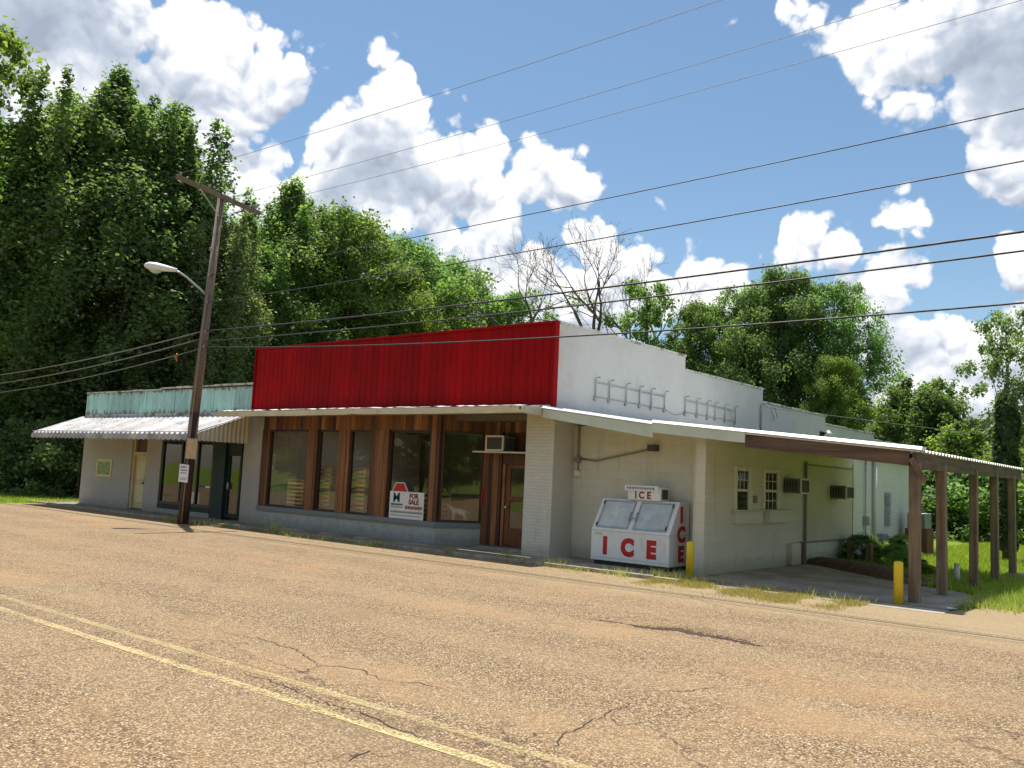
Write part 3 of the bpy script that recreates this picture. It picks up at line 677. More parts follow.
# front edge flashing strip (bright thin line)
def drip(x0, x1, y, dz, h=.055):
    a, b_ = zroof(x0)+dz, zroof(x1)+dz
    return MB().add([(x0,y,a),(x0,y+h,a+h),(x0,y+.3,a+h),(x0,y+.3,a),(x1,y,b_),(x1,y+h,b_+h),(x1,y+.3,b_+h),(x1,y+.3,b_)], [(0,1,2,3),(7,6,5,4),(0,4,5,1),(1,5,6,2),(2,6,7,3),(3,7,4,0)])
drip(.77,3.63,-.53,.045).build('edge_flashing', M['white'], car)
m = drip(3.60,8.76,-.55,.078)
m.build('edge_flashing', M['white'], car)
def fboard(x0, x1, y, h, th, drop, name, mat, extra=0):
    a, b = zroof(x0)+drop, zroof(x1)+drop
    return MB().prism([(x0,y,a),(x1,y,b),(x1,y,b-h-extra),(x0,y,a-h)], (0,th,0)).build(name, M[mat], car, .006)
fboard(.78,3.62,-.50,.20,.04,.03,'fascia','fascia',.06)
fboard(3.60,5.62,-.52,.20,.04,.075,'fascia','fascia',.01)
fboard(5.60,8.55,-.475,.27,.06,.06,'front_beam','beamwood')
fboard(5.65,8.55,-.30,.20,.05,.0,'inner_beam','beamwood')
m = MB().prism([(8.60,-.50,2.46),(8.60,8.3,2.46),(8.60,8.3,2.24),(8.60,-.50,2.19)], (.06,0,0)); m.build('side_beam', M['beamwoody'], car, .006)
for y in (1.3,3.4,5.4,7.3): MB().prism([(4.62,y,zroof(4.62)-.0),(8.55,y,zroof(8.55)-.0),(8.55,y,zroof(8.55)-.14),(4.62,y,zroof(4.62)-.14)], (0,.05,0)).build('rafter', M['beamwood'], car)
m = MB().bar((8.60,-.56,2.36),(8.80,-.50,1.98),.09,.03,(0,1,0)); m.build('brace', M['orange'] if False else M['postwood'], car)
for i, (y, w) in enumerate([(-.36,.165),(1.35,.16),(3.72,.15),(5.65,.15),(7.5,.15)]):
    x = 8.60; mb = MB(); rr = random.Random(i)
    lean = rr.uniform(-.012,.012); mb.prism([(x-w/2,y-w/2,-.03),(x+w/2,y-w/2,-.03),(x+w/2,y+w/2,-.03),(x-w/2,y+w/2,-.03)], (lean,lean,2.36 if i else 2.33))
    p_ = mb.build('post', M['postwood'], car, .012)
m = MB().box(8.46,8.80,7.35,7.70,-.06,.06); m.build('post_footing', M['kerb'], car, .02)

# ------------------------------------------------------------------ small shop on the left
shop = thing('shop_building', 'small taupe brick shop with rusty turquoise parapet at the left end of the row', 'shop', (-16.6, 6, 0))
S = lambda mb, name, mat, bevel=0, parent=shop: mb.build(name, mat, parent, bevel)
m = MB().box(-22.0,-18.24,0,.25,-.1,3.36).box(-18.24,-17.2,0,.25,2.62,3.36).box(-17.2,-16.22,0,.25,-.1,3.36).box(-16.22,-11.45,0,.25,2.52,3.36)
m.box(-16.22,-13.0,0,.25,-.1,.13)
S(m, 'wall', M['smallwall'])
S(MB().box(-22.0,-21.75,.251,12,-.1,3.36).box(-22,-11.2,12.01,12.2,-.1,3.36).box(-11.5,-11.33,.251,12,-.1,3.36), 'side_wall', M['smallwall'])
pz = ribbed(-21.98,-10.93,3.40,4.20,-.01,.16,.03,.014); pp = S(pz, 'parapet_cladding', M['teal'])
m = MB(); rr = random.Random(21); x = -22.06
while x < -10.95:
    l = rr.uniform(.6,1.4); z = 4.20+ (.0 if x < -17.5 else .04); m.box(x, min(x+l,-10.93), -.06+rr.uniform(-.01,.01), .3, z+.003+rr.uniform(0,.01), z+.055+rr.uniform(-.01,.02)); x += l-.02
m.build('parapet_cap', M['coping'], pp)
MB().box(-17.62,-17.50,-.045,-.026,3.40,4.20).box(-22.02,-21.94,-.04,.3,3.37,4.20).build('seam_strip', M['teal'], pp)
S(MB().box(-21.9,-11,.05,.3,3.37,4.19).box(-21.9,-10.95,.3,12,3.37,3.45), 'roof', M['tarroof'])
S(MB().box(-22.0,-10.95,-.05,-.0,3.28,3.395), 'flashing', M['coping'])
# awning: ribbed panels with scalloped front and closed right end
def awning():
    x0, x1 = -22.35, -11.0; yw, yf = -.02, -1.80; zw, zf = 3.30, 2.60; pitch = .30; n = int((x1-x0)/pitch*4); vs = []
    for j in range(n+1):
        x = x0+(x1-x0)*j/n; h = .032*(1 if j % 4 in (1,2) else -1)
        for y, z in ((yw,zw),(yf,zf),(yf-.025,zf-.02),(yf-.03+h*.8,zf-.17-.055*(1 if j%4 in (1,2) else 0))): vs.append((x, y, z+(h if y > yf-.001 else h*.3)))
    m = MB().add(vs, [(4*j+a, 4*j+a+1, 4*j+5+a, 4*j+4+a) for j in range(n) for a in range(3)])
    return m
aw_ = S(awning(), 'awning', M['awn']); so = aw_.modifiers.new('s', 'SOLIDIFY'); so.thickness = .008
m = MB(); n = 48; vs = []
for i in range(n+1):
    t = i/n; y = -1.80+1.76*t; o = .016*(1 if i % 4 in (1,2) else -1); vs += [(-11.0+o, y, 2.63+.67*t), (-11.0+o, y, 2.40-.02*(1 if i%4 in (1,2) else 0))]
m.add(vs, [(2*i, 2*i+1, 2*i+3, 2*i+2) for i in range(n)])
e = m.build('awning_end', M['gutter'], aw_); so = e.modifiers.new('s', 'SOLIDIFY'); so.thickness = .006
MB().tube([(-11.02,-1.81,2.66),(-11.02,-.03,3.33)], .018, 6).tube([(-22.33,-1.81,2.65),(-11.0,-1.81,2.65)], .014, 6).build('awning_frame', M['steel'], aw_)
# door
MB().box(-18.24,-18.12,.05,.2,0,2.62).box(-17.30,-17.2,.05,.2,0,2.62).box(-18.12,-17.30,.05,.2,1.92,2.02).build('door_frame', M['tandoor'], shop, .005)
d = S(MB().box(-18.115,-17.305,.12,.17,.02,1.915), 'door', M['tandoor'], .006)
MB().box(-17.98,-17.44,.112,.119,1.05,1.7).box(-17.98,-17.44,.112,.119,.25,.85).build('door_panel', M['creamtrim'], d, .004)
MB().tube([(-17.43,.12,.93),(-17.43,.06,.93)], [.03,.04], 10).box(-17.45,-17.41,.105,.12,1.0,1.1).build('handle', M['black'], d)
S(MB().box(-18.115,-17.305,.13,.16,2.025,2.61), 'transom', M['boards3'])
# small framed window
f = S(MB().box(-20.78,-20.68,-.03,.02,1.05,1.72).box(-19.70,-19.60,-.03,.02,1.05,1.72).box(-20.68,-19.70,-.03,.02,1.62,1.72).box(-20.68,-19.70,-.03,.02,1.05,1.14), 'window_frame', M['creamtrim'], .005)
def greenpane():
    m, nt, bs = newmat('green_reflection_pane'); c = ramp(nt, noise(nt, objc(nt, (1,1,4)), 4, 4, .6).outputs[0], [(.35,(.06,.12,.05)),(.65,(.22,.30,.14))]).outputs[0]  # green reflection painted into the pane colour as uneven bands
    L(nt, c, bs.inputs['Base Color']); bs.inputs['Roughness'].default_value = .15; return m
MB().box(-20.679,-19.701,-.012,-.004,1.141,1.619).build('pane', greenpane(), f)
# big black framed shop window and green door
def frame_rect(x0, x1, z0, z1, y, fw, d, mat, parent, gm, mull=()):
    m = MB().box(x0,x0+fw,y,y+d,z0,z1).box(x1-fw,x1,y,y+d,z0,z1).box(x0+fw,x1-fw,y,y+d,z0,z0+fw).box(x0+fw,x1-fw,y,y+d,z1-fw,z1)
    for q in mull: m.box(q-fw*.4,q+fw*.4,y,y+d,z0+fw,z1-fw)
    f = m.build('window_frame', M[mat], parent, .004)
    MB().box(x0+fw*.8,x1-fw*.8,y+d*.45,y+d*.45+.006,z0+fw*.8,z1-fw*.8).build('pane', M[gm], f); return f
wf = frame_rect(-16.22,-13.0,.28,2.51,.03,.10,.10,'black',shop,'glass',(-13.95,-14.95))
S(MB().box(-16.22,-12.99,-.01,.12,.131,.275), 'window_base', M['dkgreen'], .004)
S(MB().box(-12.98,-12.30,.0,.16,-.02,2.515), 'green_pilaster', M['dkgreen'], .006)
df = frame_rect(-12.28,-11.52,.05,2.1,.10,.10,.06,'dkgreen',shop,'glass'); df.name = 'door'
MB().box(-12.16,-12.12,.04,.10,.95,1.15).build('handle', M['steel'], df)
S(MB().box(-12.28,-11.52,.08,.18,2.105,2.51), 'door_transom', M['dkgreen'])
S(MB().box(-22,-11.4,.26,8,-.05,-.002), 'floor', M['floorin'])
S(MB().box(-21.7,-11.55,7.8,7.9,0,3.3), 'inner_wall', M['wallin'])
st = thing('window_sticker', 'small blue and white sticker on the shop window right of the utility pole', 'sticker', (-13.3,.05,.95))
MB().box(-13.80,-13.42,.066,.070,.93,1.0).build('blue_half', M['navy'], st); MB().box(-13.415,-12.95-.2,.066,.070,.93,1.0).build('white_half', M['paper'], st)
tag(MB().box(-14.5,-14.05,.25,.28,.10,.75).build('paper_notice', M['paper']), 'pale board leaning inside the shop window beside the utility pole', 'board')

# ------------------------------------------------------------------ things in the store windows
def crate_proto(w, d, h, n):
    """tall slatted wooden crate, local coordinates"""
    m = MB()
    for sx in (-1, 1):
        for sy in (-1, 1): m.box(sx*w/2-.03*sx, sx*w/2, sy*d/2-.03*sy, sy*d/2, 0, h)
    m.box(-w/2,w/2,-d/2+.03,d/2-.03,h-.03,h-.01)
    return m
def crate(name, x, y, z, w, d, h, n, label, fm='pallet'):
    t = thing(name, label, 'crate', (x, y, z), 'slatted wooden crates in the store windows')
    crate_proto(w, d, h, n).build('crate_frame', M[fm], t, world=False)
    for i in range(n):
        z0 = .02+(h-.06)*i/n; sh = (h-.06)/n*.62
        MB().box(-w/2,w/2,-d/2-.018,-d/2-.002,z0,z0+sh).box(w/2+.002,w/2+.018,-d/2,d/2,z0,z0+sh).box(-w/2-.018,-w/2-.002,-d/2,d/2,z0,z0+sh).build('slat', M[fm], t, world=False)
    return t
crate('slatted_crate', -9.0,.62,.40,.75,.6,.98,8,'low slatted crate behind the leftmost brown shop window')
crate('slatted_crate', -7.80,.62,.40,.75,.6,1.42,11,'tall slatted crate in the narrow window second from the left')
crate('slatted_crate', -6.30,.62,.40,.75,.6,1.42,11,'tall slatted crate in the narrow window third from the left')
crate('slatted_crate', -4.2,.75,.40,1.75,.55,.82,6,'wide low slatted crate behind the FOR SALE sign')
tag(MB().prism([(-3.45,1.05,.41),(-2.75,1.45,.41),(-3.0,1.85,.41),(-3.7,1.45,.41)], (0,0,.72)).build('cardboard_box', M['cardboard'], bevel=.01), 'plain cardboard box behind the white dog figure', 'box')
tag(MB().box(-9.95,-9.30,.9,1.5,.41,.95).build('cardboard_box', M['cardboard'], bevel=.01), 'cardboard box behind the leftmost shop window beside the low crate', 'box')
# for sale sign
fs_ = thing('for_sale_sign', 'white FOR SALE board with red roof-shaped topper on the shop window sill', 'sign', (-3.87,-.045,.545))
sx0, sx1, sz0, sz1 = -4.50, -3.24, .545, 1.24
MB().box(sx0,sx1,-.055,-.035,sz0,sz1).build('board', M['white'], fs_, .004)
MB().prism([(sx0+.10,-.050,sz1+.002),(sx0+.64,-.050,sz1+.002),(sx0+.51,-.050,1.45),(sx0+.23,-.050,1.45)], (0,.012,0)).build('topper', M['redink'], fs_)
te = [(sx0+.085,-.045,sz1+.005),(sx0+.222,-.045,1.462),(sx0+.518,-.045,1.462),(sx0+.658,-.045,sz1+.005)]
m = MB()
for p, q in zip(te, te[1:]): m.bar(p, q, .022, .024, (0,1,0))
m.build('topper_edge', M['white'], fs_)
text_mesh('logo', 'M', .36, M['navy'], fs_, (sx0+.12,-.057,.96), (1,0,0), (0,0,1), (0,-1,0), .006)
m = MB(); rr = random.Random(1)
for (xa, xb, z, h) in ((sx0+.06,sx0+.50,.88,.045),(sx0+.06,sx0+.50,.825,.02)):
    x = xa
    while x < xb: l = rr.uniform(.02,.05); m.box(x, min(x+l,xb), -.060,-.056, z, z+h); x += l+.012
m.build('small_print', M['navy'], fs_)
text_mesh('lettering', 'FOR', .17, M['darkred'], fs_, (sx0+.90,-.057,1.08), (1,0,0), (0,0,1), (0,-1,0), .045, align='CENTER')
text_mesh('lettering', 'SALE', .17, M['darkred'], fs_, (sx0+.90,-.057,.93), (1,0,0), (0,0,1), (0,-1,0), .045, align='CENTER')
m = MB(); x = sx0+.60
while x < sx1-.08: m.box(x, x+.034, -.060,-.056, .80, .88); x += .052
m.build('phone_number', M['darkred'], fs_)
m = MB(); x = sx0+.06
while x < sx1-.09: l = rr.uniform(.02,.06); m.box(x, x+l, -.060,-.056, .69, .74); x += l+.018
m.box(sx0+.05,sx1-.06,-.060,-.056,.62,.635); m.build('small_print', M['greyink'], fs_)
# dog figure: one smooth skinned body
def skin_fig(name, verts, edges, radii, mat, loc, rz, label, cat):
    me = bpy.data.meshes.new(name); me.from_pydata(verts, edges, []); o = bpy.data.objects.new(name, me); COL.objects.link(o)
    sk = o.modifiers.new('skin', 'SKIN'); sk.use_smooth_shade = True
    if not me.skin_vertices: me.attributes.new('tmpx', 'FLOAT', 'POINT')
    bpy.context.view_layer.objects.active = o
    if len(me.skin_vertices) == 0:
        with bpy.context.temp_override(active_object=o, object=o): bpy.ops.mesh.customdata_skin_add()
    for i, r_ in enumerate(radii): me.skin_vertices[0].data[i].radius = (r_, r_)
    me.skin_vertices[0].data[0].use_root = True
    ss = o.modifiers.new('sub', 'SUBSURF'); ss.levels = 2; ss.render_levels = 2
    o.location = loc; o.rotation_euler = (0,0,rz); me.materials.append(mat); return tag(o, label, cat)
V_ = [(.0,0,.26),(.14,0,.27),(-.12,0,.25),(.22,0,.33),(.27,0,.38),(.35,0,.36),(-.20,0,.27),(-.27,0,.22),
      (.14,.06,.20),(.15,.065,.10),(.155,.065,.0),(.19,.065,.0),(.14,-.06,.20),(.15,-.065,.10),(.155,-.065,.0),(.19,-.065,.0),
      (-.14,.06,.18),(-.17,.065,.10),(-.15,.065,.0),(-.115,.065,.0),(-.14,-.06,.18),(-.17,-.065,.10),(-.15,-.065,.0),(-.115,-.065,.0)]
E_ = [(0,1),(0,2),(1,3),(3,4),(4,5),(2,6),(6,7),(1,8),(8,9),(9,10),(10,11),(1,12),(12,13),(13,14),(14,15),(2,16),(16,17),(17,18),(18,19),(2,20),(20,21),(21,22),(22,23)]
R_ = [.075,.085,.07,.055,.06,.035,.02,.012]+[.04,.026,.022,.018]*2+[.045,.028,.022,.018]*2
try:
    skin_fig('dog_figurine', V_, E_, R_, M['dogpaint'], (-2.62,.62,.555), R(205), 'small pale plaster dog standing in the angled shop window', 'figurine')
    tag(MB().prism([(-2.90,.36,.405),(-2.44,.95,.405),(-2.58,1.06,.405),(-3.05,.5,.405)], (0,0,.14)).build('display_stand', M['cardboard']), 'low brown stand under the white dog figure', 'stand')
except Exception as ex: print('dog', ex)

# door side: red notice
tag(MB().box(-2.08,-2.045,.82,.835,1.0,1.42).build('door_notice', M['redink']), 'narrow red strip beside the brown door', 'notice')

# air conditioners
def ac_unit(loc, rz, label, w=.58, d=.45, h=.38, ):
    t = thing('air_conditioner', label, 'air conditioner', loc, 'window air conditioners', rz)
    MB().box(-w/2+.01,w/2-.01,0,d,.01,h-.01).build('case', M['grille'], t, .008, False)
    f = MB().box(-w/2,-w/2+.045,-.03,.0,0,h).box(w/2-.045,w/2,-.03,.0,0,h).box(-w/2+.045,w/2-.045,-.03,0,0,.04).box(-w/2+.045,w/2-.045,-.03,0,h-.04,h); f.build('front_frame', M['whitetrim'], t, .004, False)
    g = MB()
    for i in range(12): z = .05+(h-.1)*i/12; g.box(-w/2+.046,w/2-.046,-.02,-.002,z,z+.012)
    g.build('grille', M['dkgrey'], t, 0, False)
    s = MB()
    for k in range(5): y = .08+k*.07; s.box(w/2-.008,w/2+.004,y,y+.035,.06,h-.06); s.box(-w/2-.004,-w/2+.008,y,y+.035,.06,h-.06)
    s.build('side_louvre', M['dkgrey'], t, 0, False)
    return t
ac_unit((-1.35,.40,2.36), 0, 'boxy air conditioner on a white shelf above the brown door')
tag(MB().prism([(-2.05,.36,2.315),(-.062,.36,2.315),(-.062,.85,2.315),(-2.05,.85,2.315)], (0,0,.035)).build('shelf', M['whitetrim'], bevel=.004), 'narrow white shelf holding the air conditioner above the brown door', 'shelf')
def wall_ac(y, z, label, w=.55):
    t = ac_unit((XL+.40, y+w/2, z), R(90), label, w, .455, .36); return t
wall_ac(3.92,1.66,'air conditioner sticking out of the cream wall beside the two sash windows')
wall_ac(6.9,1.56,'air conditioner sticking out of the framed cream panel behind the downspout', .6)

# ------------------------------------------------------------------ ice box
ice = thing('ice_box', 'white slant-front ice freezer with red ICE lettering in the store alcove', 'ice freezer', (2.87,.32,0))
X0, X1 = 1.92, 3.83; YF, YS, YB = -.08, .33, .74; ZS, ZT = .72, 1.38
body = MB().prism([(X0,YF,.07),(X0,YF,ZS),(X0,YS,ZT),(X0,YB,ZT),(X0,YB,.07)], (X1-X0,0,0)).build('cabinet', M['white'], ice, .014)
MB().box(X0+.06,X1-.06,YF+.06,YB-.05,-.02,.069).build('base', M['black'], ice)
sl = np.array([0,YS-YF,ZT-ZS]); sl_len = np.linalg.norm(sl); sl = sl/sl_len; nn = np.array([0,-sl[2],sl[1]])
def SP(x, s, o): p = np.array([x,YF,ZS])+sl*s+nn*o; return tuple(p)
def sbox(x0, x1, s0, s1, o0, o1): return [SP(x0,s0,o0),SP(x1,s0,o0),SP(x1,s1,o0),SP(x0,s1,o0)], tuple(nn*(o1-o0))
for k, (a, b) in enumerate(((X0+.10,(X0+X1)/2-.06),((X0+X1)/2+.06,X1-.10))):
    dm = MB(); fw = .035
    for q in (sbox(a,a+fw,.05,sl_len-.05,.002,.022), sbox(b-fw,b,.05,sl_len-.05,.002,.022), sbox(a+fw,b-fw,.05,.05+fw,.002,.022), sbox(a+fw,b-fw,sl_len-.05-fw,sl_len-.05,.002,.022)): dm.prism(*q)
    dd = dm.build('door', M['steel'], ice, .004)
    MB().prism(*sbox(a+fw,b-fw,.05+fw,sl_len-.05-fw,.004,.010)).build('pane', M['cloudyglass'], dd)
    hx = b-.02 if k == 0 else a+.02; c = sl_len*.42
    MB().tube([SP(hx,c-.08,.02),SP(hx,c-.06,.06),SP(hx,c+.10,.06),SP(hx,c+.12,.02)], .012, 8).tube([SP(hx,c-.03,.05),SP(hx+(.07 if k == 0 else -.07),c-.03,.05)], .014, 8).build('handle', M['steel'], dd)
    MB().prism(*sbox(*((X1-.125,X1-.095) if k else (X0+.095,X0+.125)),sl_len-.16,sl_len-.08,.023,.035)).prism(*sbox(*((X1-.125,X1-.095) if k else (X0+.095,X0+.125)),.08,.16,.023,.035)).build('hinge', M['black'], dd)
MB().box(X0+.01,X1-.01,YF-.004,YF-.0015,.135,.142).box(X0+.01,X1-.01,YF-.004,YF-.0015,.695,.703).box(X1+.001,X1+.004,YF+.02,YB-.02,.70,.707).build('seam', M['steel'], ice)
MB().box(2.02,2.20,YF-.004,YF-.0015,.60,.66).build('decal', M['creamtrim'], ice)
for ch, x in (('I',2.285),('C',2.84),('E',3.41)):
    text_mesh('lettering', ch, .47, M['redink'], ice, (x,YF-.002,.23), (1,0,0), (0,0,1), (0,-1,0), .07, align='CENTER', sx=.92)
for ch, z in (('I',.98),('C',.58),('E',.18)):
    text_mesh('lettering', ch, .42, M['redink'], ice, (X1+.002,.40,z), (0,1,0), (0,0,1), (1,0,0), .06, align='CENTER', sx=1.1)
tb = MB().box(2.60,3.40,.26,.62,ZT+.002,1.66).build('top_sign', M['white'], ice, .008)
MB().box(2.54,3.36,.22,.255,1.575,1.69).build('strip', M['paper'], tb, .003)
for ch, x in (('I',2.80),('C',2.94),('E',3.12)): text_mesh('lettering', ch, .20, M['darkred'], tb, (x,.258,1.42), (1,0,0), (0,0,1), (0,-1,0), .04, align='CENTER', sx=.95)
m = MB(); rr = random.Random(3); x = 2.60
while x < 3.28: l = rr.uniform(.03,.06); m.box(x, x+l, .214,.219,1.61,1.655); x += l+.02
m.build('small_print', M['greyink'], tb)
MB().box(3.402,3.412,.32,.56,1.42,1.62).build('side_vent', M['dkgrey'], tb)

# ------------------------------------------------------------------ bollards, stubs
def bollard(x, y, h, label):
    t = MB(); t.tube([(0,0,-.1),(0,0,h-.03),(0,0,h-.008),(0,0,h)], [.075,.075,.062,.03], 18)
    o = t.build('bollard', M['yellow']); o.location = (x, y, 0); return tag(o, label, 'bollard', 'yellow bollards')
bollard(4.50,-.44,.66,'yellow bollard beside the ice freezer at the wall end')
bollard(8.42,-.62,.66,'yellow bollard in front of the first carport post')
def stub(x, y, h, label):
    o = MB().prism([(-.07,-.07,-.1),(.07,-.07,-.1),(.07,.07,-.1),(-.07,.07,-.1)], (.01,0,h+.1)).build('stub_post', M['postwood'], bevel=.012); o.location = (x, y, 0); return tag(o, label, 'post', 'short wooden stub posts')
stub(4.86,7.5,.50,'short wooden stub post beside the white wall corner')
stub(5.50,7.0,.48,'short wooden stub post in the weeds away from the white wall')
tag(MB().tube([(8.05,4.75,-.08),(8.05,4.75,.32)], .055, 12).tube([(8.05,4.75,.32),(8.05,4.75,.35)], [.062,.062], 12).build('vent_pipe', M['whitetrim']), 'short white plastic pipe standing in the grass under the carport edge', 'pipe')
t = thing('outdoor_unit', 'grey condenser unit on a rusty brown base behind the white wall', 'condenser', (5.15,12.9,0))
MB().box(4.75,5.4,12.6,13.3,-.07,.75).build('base', M['rustcrate'], t, .02); MB().box(4.8,5.35,12.65,13.25,.755,1.22).build('case', M['steel'], t, .02)
m = MB()
for i in range(8): m.box(4.84,5.31,12.63,12.648,.80+i*.05,.815+i*.05)
m.build('grille', M['dkgrey'], t)
tag(MB().add([(9.1,-.5,-.035),(9.28,-.44,-.02),(9.2,-.3,-.03),(9.02,-.38,-.015)], [(0,1,2,3)]).build('paper_scrap', M['paper']), 'scrap of white paper lying beside the carport pad', 'litter')

# ------------------------------------------------------------------ utility pole, street lamp, wires
pole = thing('utility_pole', 'tall weathered wooden utility pole with crossarm leaning at the kerb', 'utility pole', (-11.12,-2.0,-.05))
pk = [(-11.12,-2.0,-.1),(-11.10,-1.97,1.2),(-11.08,-1.93,3.2),(-11.02,-1.84,6.0),(-10.95,-1.72,9.75)]
MB().tube(pk[:3], [.160,.155,.142], 14).build('pole_foot', M['poletar'], pole)
sh = MB().tube([pk[2],pk[3],pk[4]], [.142,.122,.098], 14).build('shaft', M['polewood'], pole)
ca = MB().bar((-10.83,-3.28,9.96),(-10.83,-.40,9.60),.10,.13).build('crossarm', M['polewood'], pole, .008)
MB().bar((-10.77,-2.55,9.80),(-10.84,-1.80,9.15),.012,.045,(1,0,0)).bar((-10.77,-.95,9.60),(-10.84,-1.72,9.15),.012,.045,(1,0,0)).build('brace', M['steel'], pole)
for y, z in ((-3.15,10.0),(-2.2,9.9),(-1.35,9.8),(-.6,9.70)):
    MB().tube([(-10.83,y,z),(-10.83,y,z+.05),(-10.83,y,z+.07),(-10.83,y,z+.12)], [.02,.045,.03,.04], 10).build('insulator', M['insul'], ca)
MB().tube([(-10.98,-2.12,.0),(-10.95,-2.08,3.2),(-10.92,-1.98,6.0),(-10.90,-1.93,6.9)], .022, 6).build('ground_conduit', M['pipe'], pole)
for z, dx in ((5.6,.22),(5.15,.2),(7.3,.16),(6.5,.16),(8.1,.14)):
    MB().tube([(-11.0,-1.84,z),(-11.0+dx,-1.98,z)], .018, 6).tube([(-11.0+dx,-1.98,z-.05),(-11.0+dx,-1.98,z+.05)], .035, 8).build('bracket', M['insul'], pole)
lamp = thing('street_lamp', 'pale cobra-head street lamp on an arm fixed to the utility pole', 'street lamp', (-11.03,-1.85,6.75))
arm = [(-11.03,-1.86,6.72),(-11.10,-2.05,6.88),(-11.30,-2.42,7.20),(-11.40,-2.60,7.32),(-11.46,-2.70,7.36)]
MB().tube(arm, .03, 10).build('arm', M['steel'], lamp)
hd = np.array([-.36,-.62,.03]); hd /= np.linalg.norm(hd); p0 = np.array([-11.44,-2.66,7.37])
hm = MB(); prof = [(0,.06,.06),(.14,.09,.08),(.32,.14,.11),(.58,.19,.14),(.78,.185,.13),(.88,.11,.08),(.92,.02,.02)]
vs = []; n = 14; sdv = np.array([hd[1],-hd[0],0])
for s_, w_, h_ in prof:
    for j in range(n):
        a = 2*math.pi*j/n; p = p0+hd*s_+sdv*w_*math.cos(a)+np.array([0,0,1])*h_*math.sin(a)*(1 if math.sin(a) > 0 else .7); vs.append(tuple(p))
hm.add(vs, [(i*n+j, i*n+(j+1)%n, (i+1)*n+(j+1)%n, (i+1)*n+j) for i in range(len(prof)-1) for j in range(n)]+[tuple(range(n-1,-1,-1))], True)
hd_o = hm.build('lamp_head', M['white'], lamp)
lm = MB(); vs = []
for i in range(7):
    a = i/6*math.pi/2
    for j in range(12): b = 2*math.pi*j/12; q = p0+hd*(.60+.19*math.cos(a)*math.cos(b))+sdv*(.12*math.cos(a)*math.sin(b))+np.array([0,0,-.07-.11*math.sin(a)]); vs.append(tuple(q))
lm.add(vs, [(i*12+j, i*12+(j+1)%12, (i+1)*12+(j+1)%12, (i+1)*12+j) for i in range(6) for j in range(12)], True); lm.build('lens', M['cloudyglass'], hd_o)
# notices on the pole, facing the road
tag(MB().prism([(-10.900,-2.22,1.85),(-10.460,-2.14,1.83),(-10.450,-2.14,2.42),(-10.880,-2.22,2.43)], (-.02,.025,0)).build('plywood_board', M['ply'], bevel=.003), 'square tan plywood board nailed to the utility pole', 'board')
nt_ = thing('pole_notice', 'white paper notice with purple print on the utility pole below the plywood', 'notice', (-10.940,-2.2,1.3))
MB().prism([(-11.100,-2.26,1.17),(-10.720,-2.19,1.15),(-10.710,-2.19,1.66),(-11.090,-2.26,1.68)], (-.008,.012,0)).build('sheet', M['paper'], nt_)
m = MB(); rr = random.Random(6)
for z, h in ((1.57,.05),(1.48,.045),(1.41,.03),(1.27,.02),(1.23,.02)):
    x = -11.04
    while x < -10.79: l = rr.uniform(.03,.06); t_ = (x+11.10)/.38; m.prism([(x,-2.262+.07*t_,z),(x+l,-2.262+.07*(t_+l/.38),z),(x+l,-2.262+.07*(t_+l/.38),z+h),(x,-2.262+.07*t_,z+h)], (-.001,.002,0)); x += l+.015
m.build('print', M['purple'], nt_)

def wire(pts, r, label, mat='wire', n=40):
    """pts: (x, y, z) control points, quadratic fit along x"""
    P = np.array(pts, float); deg = min(2, len(P)-1); cz = np.polyfit(P[:,0], P[:,2], deg); cy = np.polyfit(P[:,0], P[:,1], 1)
    xs = np.linspace(P[0,0], P[-1,0], n); m = MB().tube([(x, np.polyval(cy, x), np.polyval(cz, x)) for x in xs], r, 5)
    return tag(m.build('power_line', M[mat]), label, 'power line', 'power lines strung along the street')
y = -1.95
wire([(-10.8,y,5.62),(3.7,y,5.52),(10.5,y,5.60),(32,y,6.5)], .020, 'thick cable from the pole passing just above the store roof, upper of the pair')
wire([(-10.8,y,5.32),(3.7,y,5.20),(10.5,y,5.34),(32,y,6.3)], .017, 'thick cable just beneath the upper cable of the pair above the store roof')
wire([(-10.9,y,5.15),(2.05,y,4.62),(10.5,y,4.55),(32,y,5.6)], .016, 'lowest cable crossing in front of the red store front')
wire([(-10.9,y,7.3),(-2.06,y,7.28),(5.7,y,7.37),(10.6,y,7.42),(32,y,8.4)], .010, 'thin wire against the blue sky, fourth counting up from the roofs')
wire([(-10.9,y,6.5),(-.7,y,6.42),(6.1,y,6.6),(10.6,y,6.66),(32,y,7.6)], .012, 'thin wire against the blue sky, third counting up from the roofs')
wire([(-10.83,-3.15,10.1),(0.35,-3.15,9.85),(6,-3.15,10.0),(32,-3.15,10.9)], .006, 'highest thin wire from the street end of the crossarm', 'wiregrey')
wire([(-10.83,-1.35,9.9),(0,-1.5,9.65),(7,-1.6,9.95),(32,-1.6,10.9)], .006, 'thin high wire from the middle of the crossarm', 'wiregrey')
wire([(-10.83,-.6,9.8),(0,-.6,9.6),(8,-.6,9.85),(32,-.6,10.7)], .006, 'thin high wire from the building end of the crossarm', 'wiregrey')
wire([(-11.1,y,5.62),(-25.4,y,4.86),(-50,y,5.6)], .020, 'upper cable running left from the pole against the trees', 'wiregrey')
wire([(-11.1,y,5.40),(-25.3,y,4.52),(-50,y,5.3)], .018, 'middle cable running left from the pole against the trees', 'wiregrey')
wire([(-11.1,y,5.10),(-25.3,y,4.15),(-50,y,5.0)], .014, 'lower thin cable running left from the pole against the trees', 'wiregrey')
wire([(-10.83,-3.15,10.1),(-25,-3.15,9.3),(-50,-3.15,9.8)], .008, 'high wire running left from the street end of the crossarm')
wire([(-10.83,-.6,9.8),(-25,-.6,9.0),(-50,-.6,9.6)], .008, 'high wire running left from the building end of the crossarm')
